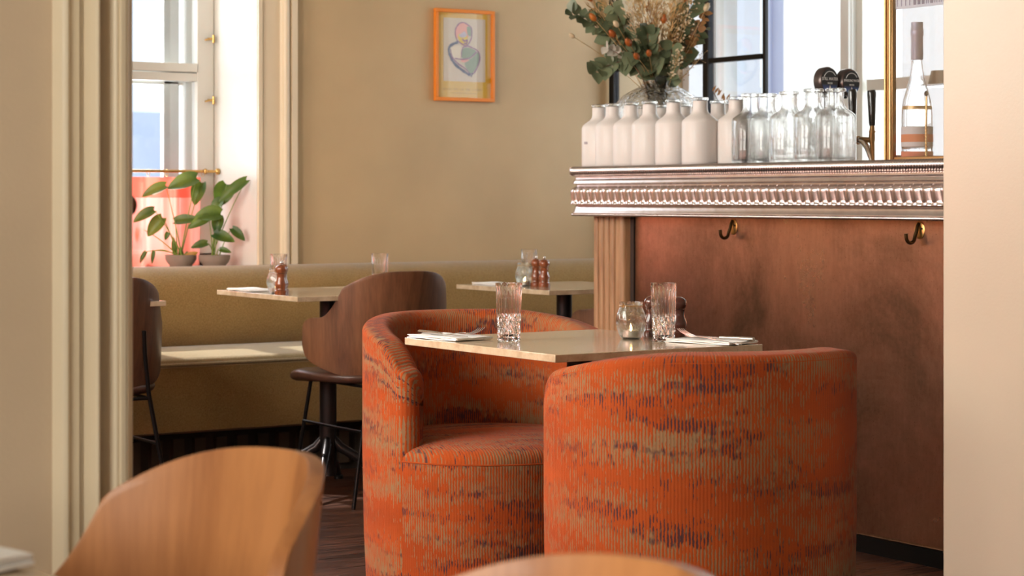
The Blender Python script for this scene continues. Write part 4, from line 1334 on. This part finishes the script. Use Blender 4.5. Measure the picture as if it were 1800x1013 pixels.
# white list with printed marks at the top of the case
b = empty('printed_card', (4.3345, 4.44, 1.682), 0, 'white card with grey printed letters at the top of the glass case', 'card')
mb = MB().box(0, .004, -.22, .10, -.012, .03); mb.build('card_sheet', mat('white_card', (.85, .86, .87), .5), b)
mb = MB(); r = random.Random(2)
for k in range(16):
    y = .085-k*.0175
    if k < 4: mb.box(-.001, 0, y-.003, y, -.004, .018)
    else:
        mb.box(-.001, 0, y-.003, y, -.004, .018); mb.box(-.001, 0, y-.011, y-.008, -.004, .018); mb.box(-.001, 0, y-.010, y-.001, r.choice((-.004, .006, .015)), r.choice((.0, .009, .018)) if False else .018)
mb.build('lettering', mat('grey_print', (.32, .30, .38), .6), b)

# ------------------------------------------------------------------ black steel glazed screen behind the bar
t = empty('steel_screen', (5.66, 7.83, 0), 0, 'black steel framed glass screen behind the bar beside the tan wall', 'glass screen')
def bar_(y0, y1, z0, z1, w=.035, nm='frame_bar'):
    MB().box(-w/2, w/2, y0-7.83, y1-7.83, z0, z1).build(nm, M['black'], t, bevel=.003)
YE = 6.70
yb = on_x(1245, 5.66).y
bar_(7.79, 7.83, 0, 2.95, nm='end_post'); bar_(YE, YE+.018, 0, 2.95, .02, nm='end_post'); bar_(yb-.02, yb+.02, 0, 2.95, nm='mullion')
z_h = CAMZ+(348-103)*(SA*5.66+CA*6.9)/F
for z in (z_h, 1.0, 2.6, .02): bar_(YE+.018, 7.79, z-.011, z+.011, .033, 'glazing_bar')
MB().box(-.003, .003, YE+.04-7.83, 7.79-7.83, .03, 2.6).build('glass_pane', M['screen_pane'], t)

# ------------------------------------------------------------------ exterior
def ext_building(name, label, loc, rz, w, h, cols, rows, wallm, winm, framem=None, d=6, ww=.5, wh=.55):
    t = empty(name, loc, rz, label, 'building')
    MB().box(-w/2, w/2, 0, d, -2, h).build('facade', wallm, t)
    for i in range(cols):
        for j in range(rows):
            cx = -w/2+w*(i+.5)/cols; cz = .3+(h-.5)*(j+.5)/rows
            a = w/cols*ww/2; b = (h-.5)/rows*wh/2
            f = MB().box(cx-a-.06, cx+a+.06, -.05, 0, cz-b-.06, cz+b+.06).build('window', framem or wallm, t)
            MB().box(cx-a, cx+a, -.06, -.045, cz-b, cz+b).build('pane', winm, f)
    return t
pale = m_paint('pale_render', (.70, .76, .80), .8, .03); blu = m_paint('blue_grey_render', (.42, .45, .62), .8, .03)
skywin = mat('sky_reflecting_panes', (.92, .95, 1.0), .15, spec=1); greywin = mat('grey_panes', (.52, .56, .57), .7)
white_r = m_paint('white_render', (.9, .9, .9), .8, .02)
ext_building('townhouse', 'blue-grey building with pale windows seen through the screen behind the bar', (10.8, 11.2, -1), math.radians(-90+33), 11, 9, 7, 4, blu, skywin, blu, ww=.62, wh=.56)
ext_building('pale_house', 'pale house with grey windows across the street behind the back window', (2.2, 16.5, -1), math.radians(14), 12, 2.9, 4, 1, pale, greywin, white_r, ww=.6, wh=.62)
struct('ground_outside', MB().box(-14, 20, 8.41, 30, -.6, -.5).box(6.7, 24, -6, 8.4, -.6, -.5), m_paint('pale_paving', (.6, .6, .58), .8))

# ------------------------------------------------------------------ table things
def tumbler(loc, rz, label, group):
    t = empty('cut_glass_tumbler', loc, rz, label, 'glass', group)
    n = 96
    H = .142
    def R_(z): return .0255+.0045*z/H
    def fo(a, z):
        # slightly square section, vertical flutes above and diamond cuts below
        sq = (abs(math.cos(a))**3.2+abs(math.sin(a))**3.2)**(-1/3.2)
        r = R_(z)*sq*.97
        if z > .062 and z < .132: r -= .0017*abs(math.sin(9*a))
        elif .006 < z <= .062:
            r -= .0042*min(abs(math.sin(6*a+z*95)), abs(math.sin(6*a-z*95)))
        return r
    zs = [0, .002, .005] + [.007+.0028*k for k in range(20)] + [.066, .08, .10, .12, .132, .138, .141, .142]
    zi = [.1415, .138, .12, .09, .06, .03, .016, .012]
    prof = [('o', z) for z in zs]+[('i', z) for z in zi]
    def fn(i, j):
        a = 2*PI*i/n; k, z = prof[j]
        if k == 'o': r = fo(a, z)*(.93 if z == 0 else 1)
        else:
            sq = (abs(math.cos(a))**2.6+abs(math.sin(a))**2.6)**(-1/2.6)
            r = (R_(z)-.0032)*sq*.96 if z > .013 else .012
        return (r*math.cos(a), r*math.sin(a), z)
    mb = MB().grid(n, len(prof), fn, wrap_u=True)
    k = len(prof)
    mb.f.append(tuple(i*k for i in range(n))[::-1]); mb.m.append(0)
    mb.f.append(tuple(i*k+k-1 for i in range(n))); mb.m.append(0)
    mb.build('glass_body', M['crystal'], t, smooth=14)
    return t
G = 'cut crystal tumblers on the tables'
tg = tumbler((2.715, 4.185, TZ), .3, 'cut crystal tumbler standing left of the candle jar on the middle table', G)
place(tg, (3.022, 3.965, TZ), -.2, 'cut crystal tumbler in front of the dark mills on the middle table', G)
place(tg, (3.395, 6.80, TZ), .1, 'cut crystal tumbler behind the mills on the table under the window casing', G)
place(tg, (3.745, 6.66, TZ), .0, 'cut crystal tumbler showing above the walnut chair back', G)
place(tg, (4.555, 6.87, TZ), .0, 'cut crystal tumbler behind candle jar and mills by the bar corner', G)

def candle_jar(loc, label, group, lit=4.0):
    t = empty('candle_jar', loc, .4, label, 'candle holder', group)
    o = [(0, 0), (.022, 0), (.027, .004), (.034, .020), (.0385, .040), (.0375, .056), (.032, .070), (.0285, .077), (.0275, .084), (.0290, .087), (.0290, .092)]
    i = [(.0268, .092), (.0258, .083), (.0268, .077), (.030, .069), (.0352, .056), (.0362, .040), (.032, .021), (.025, .006), (0, .005)]
    MB().lathe(o+i, 56, fn=lambda a, r, z: 1+.012*math.sin(8*a)*math.sin(PI*min(1, z/.07))).build('jar', M['jarglass'], t, smooth=60)
    mb = MB().tube([(.0292*math.cos(a*PI/16), .0292*math.sin(a*PI/16), .083) for a in range(33)], .0009, 5)
    for s in (0, PI):
        c = Vector((.0292*math.cos(s), .0292*math.sin(s), .083))
        d = Vector((math.cos(s), math.sin(s), 0))
        mb.tube([c, c+d*.006+Vector((0, 0, .004)), c+d*.012+Vector((0, 0, .000)), c+d*.010+Vector((0, 0, -.004)), c+d*.004], .0010, 5)
        mb.tube([c+d*.004, c+d*.009+Vector((.002, .002, .006))], .0010, 5)
    mb.build('wire_handle', M['brass'], t, smooth=60)
    tl = MB().lathe([(0, .006), (.0185, .006), (.0192, .008), (.0192, .021), (.0186, .0215), (.0180, .021), (.0180, .018)], 32).build('tealight', M['alu'], t, smooth=40)
    MB().lathe([(0, .0175), (.0178, .0178), (.0178, .0188), (0, .0185)], 32).build('wax', M['wax'], tl, smooth=60)
    MB().tube([(0, 0, .018), (.0005, 0, .023)], .0006, 5).build('wick', M['black'], tl)
    fm = bpy.data.materials.new('flame'); fm.use_nodes = True
    e = fm.node_tree.nodes.new('ShaderNodeEmission'); e.inputs[0].default_value = (1, .58, .22, 1); e.inputs[1].default_value = 60
    fm.node_tree.links.new(e.outputs[0], fm.node_tree.nodes['Material Output'].inputs[0])
    MB().lathe([(0, .0225), (.0022, .0245), (.0028, .027), (.0018, .031), (.0006, .0345), (0, .036)], 12).build('flame', fm, tl, smooth=180)
    return t
G = 'glass candle jars with lit tealights'
cj = candle_jar((3.005, 4.075, TZ), 'glass candle jar with lit tealight on the middle table', G)
place(cj, (3.345, 6.715, TZ), .9, 'glass candle jar with lit tealight on the table under the window casing', G)
place(cj, (4.445, 6.735, TZ), .2, 'glass candle jar with lit tealight on the table by the bar corner', G)

def mill(loc, label, group, m, h=.112, knob=True):
    t = empty('wooden_mill', loc, 0, label, 'mill', group); k = h/.112
    body = [(0, 0), (.0225, 0), (.0235, .003), (.0235, .014), (.0205, .017), (.0190, .020), (.0195, .026), (.0220, .034), (.0215, .042), (.0165, .055), (.0150, .064), (.0160, .072), (.0175, .076), (0, .077)]
    MB().lathe([(r, z*k) for r, z in body], 36).build('body', m, t, smooth=40)
    head = [(0, .0775), (.0165, .0775), (.0180, .080), (.0205, .086), (.0215, .092), (.0200, .099), (.0150, .105), (.0075, .1085), (0, .109)]
    MB().lathe([(r, z*k) for r, z in head], 36).build('head', m, t, smooth=50)
    if knob: MB().lathe([(.0022, .108*k), (.0030, .110*k), (.0048, .113*k), (.0048, .117*k), (.0026, .120*k), (0, .1205*k)], 16).build('finial', M['chrome'], t, smooth=50)
    return t
G = 'polished wooden salt and pepper mills'
ml = mill((3.316, 6.625, TZ), 'polished reddish mill in front, on the table under the window casing', G, M['redwood'])
place(ml, (3.352, 6.685, TZ), 0, 'polished reddish mill tucked behind its twin under the window casing', G)
place(ml, (4.47, 6.635, TZ), 0, 'right of the two reddish mills by the bar corner', G)
place(ml, (4.475, 6.700, TZ), 0, 'left of the two reddish mills by the bar corner', G)
md_ = mill((3.098, 4.110, TZ), 'dark polished mill behind the cut tumbler, on its left', G, M['darkmill'], .106, False)
mb_ = place(md_, (3.122, 4.035, TZ), 0, 'dark polished mill showing on the right of the cut tumbler', G)

def napkin(loc, rz, label, group, w=.115, l=.192, fold=True):
    o = empty('folded_napkin', loc, rz, label, 'napkin', group)
    mb = MB()
    r = random.Random(int(loc[0]*1000))
    nx, ny = 10, 16
    for lay in range(3):
        ox, oy = r.uniform(-.004, .004), r.uniform(-.004, .004)
        def fn(i, j):
            u, v = i/(nx-1), j/(ny-1)
            return ((u-.5)*w+ox, (v-.5)*l+oy, .0012+lay*.0024+.0006*math.sin(u*7+lay)+.0006*math.cos(v*9+lay*2))
        q = MB().grid(nx, ny, fn)
        k = len(q.v)
        q.v += [(x, y, z+.0019) for (x, y, z) in q.v]
        q.f += [tuple(a+k for a in f) for f in q.f]
        edge = [i*ny for i in range(nx)]+[(nx-1)*ny+j for j in range(1, ny)]+[i*ny+ny-1 for i in range(nx-2, -1, -1)]+[j for j in range(ny-2, 0, -1)]
        q.f += [(edge[i], edge[(i+1) % len(edge)], edge[(i+1) % len(edge)]+k, edge[i]+k) for i in range(len(edge))]
        mb.add(q.v, q.f)
    mb.build('cloth', M['linen'], o, smooth=45)
    return o
def fork(loc, rz, tilt, label, group):
    t = empty('dinner_fork', loc, 0, label, 'fork', group); t.rotation_euler = (tilt, 0, rz)
    # local +y towards the tines
    pts = [(-.090, .0012), (-.06, .0016), (-.02, .002), (.02, .003), (.045, .0018)]
    ws = [.0072, .0055, .0030, .0028, .0040]
    def strip(pts, ws, th, mb):
        k = len(pts); vs = []
        for (y, z), w_ in zip(pts, ws):
            vs += [(-w_, y, z), (w_, y, z), (w_, y, z+th), (-w_, y, z+th)]
        fs = [(0, 1, 2, 3), (4*k-4, 4*k-1, 4*k-2, 4*k-3)]
        for i in range(k-1):
            for c in range(4):
                d = (c+1) % 4; fs.append((4*i+c, 4*i+4+c, 4*i+4+d, 4*i+d))
        mb.add(vs, fs); return mb
    strip(pts, ws, .0018, MB()).build('handle', M['cutlery'], t, bevel=.0005)
    head = MB()
    strip([(.045, .0018), (.053, .0000), (.062, .0002), (.066, .0010)], [.0040, .0098, .0115, .0118], .0016, head)
    for x in (-.0100, -.0034, .0034, .0100):
        q = MB(); strip([(.066, .0010), (.080, .004), (.095, .009), (.104, .0135)], [.0017, .0015, .0012, .0006], .0013, q)
        q.v = [(a+x, b_, c_) for a, b_, c_ in q.v]; head.add(q.v, q.f)
    head.build('tines', M['cutlery'], t)
    return t
def knife(loc, rz, label, group):
    t = empty('table_knife', loc, rz, label, 'knife', group)
    MB().tube([(0, -.105, .004), (0, -.06, .0045), (0, -.005, .004)], [.0055, .005, .0035], 10).build('handle', M['cutlery'], t, smooth=60)
    mb = MB(); vs = []
    L = [(0, -.0035, .0035), (.02, -.006, .006), (.07, -.007, .0065), (.095, -.005, .0055), (.105, .001, .003)]
    for (y, a, b) in L: vs += [(a, y, .0026), (b, y, .0033), (b, y, .0046), (a, y, .0036)]
    fs = [(0, 1, 2, 3), (16, 19, 18, 17)]
    for i in range(4):
        for c in range(4):
            d = (c+1) % 4; fs.append((4*i+c, 4*i+4+c, 4*i+4+d, 4*i+d))
    mb.add(vs, fs).build('blade', M['cutlery'], t)
    return t
GN, GF, GK = 'folded white napkins on the tables', 'forks laid on the napkins', 'knives laid on the napkins'
nzp = .0085
n1 = napkin((2.632, 4.325, TZ), math.radians(8), 'folded white napkin on the far left corner of the middle table', GN)
n2 = napkin((3.088, 3.858, TZ), math.radians(14), 'folded white napkin on the right corner of the middle table', GN)
n3 = napkin((3.36, 6.955, TZ), 0, 'folded white napkin left of the candle jar under the window casing', GN)
n4 = napkin((4.42, 6.90, TZ), 0, 'folded white napkin on the left corner of the table by the bar corner', GN)
n5 = napkin((4.855, 6.66, TZ), 0, 'folded white napkin just peeping out beside the fluted bar corner', GN)
n6 = napkin((.555, 1.935, TZ), math.radians(20), 'folded white napkin in the bottom left corner of the photo', GN, .17, .22)
f1 = fork((2.655, 4.335, TZ+nzp), math.radians(180+6), math.radians(2.5), 'steel fork on the far left napkin, tines raised to the right', GF)
f2 = place(f1, (3.060, 3.825, TZ+nzp+.001), math.radians(10), 'steel fork on the right napkin, tines raised beside the dark mill', GF)
f2.rotation_euler = (math.radians(5), 0, math.radians(10)); f1.rotation_euler[0] = math.radians(5)
knife((2.615, 4.33, TZ+nzp), math.radians(180+4), 'steel knife on the napkin at the far left corner of the middle table', GK)
knife((3.105, 3.855, TZ+nzp), math.radians(14), 'steel knife on the napkin at the right corner of the middle table', GK)
n6.scale = (1, 1, 1.8)
knife((.540, 1.945, TZ+nzp*1.8+.001), math.radians(20), 'blurred knife handle on the foreground napkin, bottom left', GK)

# ------------------------------------------------------------------ potted plants on the sill
def pot(loc, label):
    t = empty('potted_plant', loc, -YAW, label, 'potted plant', 'potted plants on the window sill')
    MB().lathe([(0, 0), (.045, 0), (.048, .004), (.050, .012), (.058, .020), (.066, .034), (.067, .052), (.062, .054), (.056, .050), (.052, .030), (0, .028)], 40, fn=lambda a, r, z: 1.0).build('pot', M['clay'], t, smooth=40)
    MB().lathe([(.0535, .040), (0, .044)], 24).build('soil', M['soil'], t)
    return t
Zp = None
def plant(t, depth, pxc, pybase, leaves):
    """leaves: (px, py of leaf centre, length m, width m, direction angle deg in the photo plane, dy, material)"""
    mpp = depth/F
    z0 = t.location[2]
    def rl(px, py, dy=0): return Vector(((px-pxc)*mpp, dy, CAMZ+(CY-py)*mpp-z0))
    r = random.Random(int(pxc))
    for (px, py, L, Wd, ang, dy, m) in leaves:
        c = rl(px, py, dy)
        d = Vector((math.cos(math.radians(ang)), -.25, math.sin(math.radians(ang)))).normalized()
        p0 = c-d*L*.5
        base = Vector((r.uniform(-.02, .02), r.uniform(-.015, .015), .042))
        pts = []
        mid = base.lerp(p0, .55)+Vector((0, 0, .03))
        for i in range(9):
            u = i/8; a = base.lerp(mid, u); b = mid.lerp(p0, u); pts.append(a.lerp(b, u))
        MB().tube(pts, [.0028-.0014*i/8 for i in range(9)], 6).build('stalk', M['stem'], t, smooth=60)
        mb = MB()
        nn = Vector((r.uniform(-.3, .3), -1, .55))
        # heart shaped leaf: a dense strip grid
        side = d.cross(nn).normalized(); nr = side.cross(d).normalized()
        nu, nv = 12, 7
        def fn(i, j):
            u = i/(nu-1); v = -1+2*j/(nv-1)
            w = Wd*.5*(math.sin(PI*min(1, (u*.93+.07)))**.6)*(1.08-.45*u) if u < 1 else 0
            back = -.10*L*abs(v)**1.5*(1-u)**2
            cup = .35*w*abs(v)**1.4-.22*L*u*u
            return p0+d*(u*L+back)+side*(v*w)+nr*cup
        mb.grid(nu, nv, fn).build('leaf', M[m], t, smooth=180, recalc=False)
    return t
P1 = at_depth(318, 8.74); P2 = at_depth(377, 8.72)
a1 = pot((P1.x, P1.y, .802), 'trailing green potted plant, left of the pair on the window sill')
plant(a1, 8.74, 318, 466, [
    (273, 334, .11, .060, 200, -.05, 'leaf'), (322, 320, .13, .085, 195, -.04, 'leaf'), (345, 340, .10, .075, 250, .03, 'leaf'),
    (256, 378, .10, .058, 205, -.06, 'leaf'), (274, 398, .10, .070, 230, -.03, 'leaf'), (330, 385, .11, .055, 10, -.02, 'leaf'),
    (241, 412, .06, .022, 265, 0, 'leaf'), (252, 452, .055, .024, 240, -.02, 'leaf'), (270, 452, .055, .020, 262, -.02, 'leaf'),
    (295, 415, .035, .025, 250, -.03, 'leaf'), (306, 432, .07, .03, 100, 0, 'leaf'), (326, 452, .05, .03, 80, 0, 'leaf'), (337, 448, .06, .035, 30, -.02, 'leaf_yellow'), (318, 446, .06, .028, 95, 0, 'leaf')])
a2 = pot((P2.x, P2.y, .802), 'upright green potted plant, right of the pair on the window sill')
plant(a2, 8.72, 377, 466, [
    (390, 343, .10, .100, 250, .02, 'leaf'), (410, 334, .15, .055, 215, -.05, 'leaf'), (368, 376, .11, .085, 180, -.05, 'leaf'), (380, 362, .07, .06, 230, -.01, 'leaf'),
    (352, 390, .10, .055, 205, -.06, 'leaf'), (384, 395, .075, .060, 260, -.03, 'leaf'), (396, 416, .095, .060, 345, -.04, 'leaf'), (422, 411, .075, .045, 320, -.05, 'leaf'),
    (352, 430, .07, .045, 190, -.04, 'leaf'), (398, 440, .05, .03, 350, -.03, 'leaf')])

# dark ring handle just showing past the casing
t = MB().tube([(0, .012*math.sin(a*PI/10)*1.0, .014*math.cos(a*PI/10)) for a in range(21)], .0022, 8, False)
t.v = [(x+.95*(y)*CA, -y*SA, z) for x, y, z in t.v]
o = t.build('pull_ring', mat('dark_bronze', (.10, .04, .015), .35, .8), None, smooth=60)
o.location = (1.0725, 2.610, 1.0900); tag(o, 'dark bronze ring sticking out from behind the cream casing', 'ring')
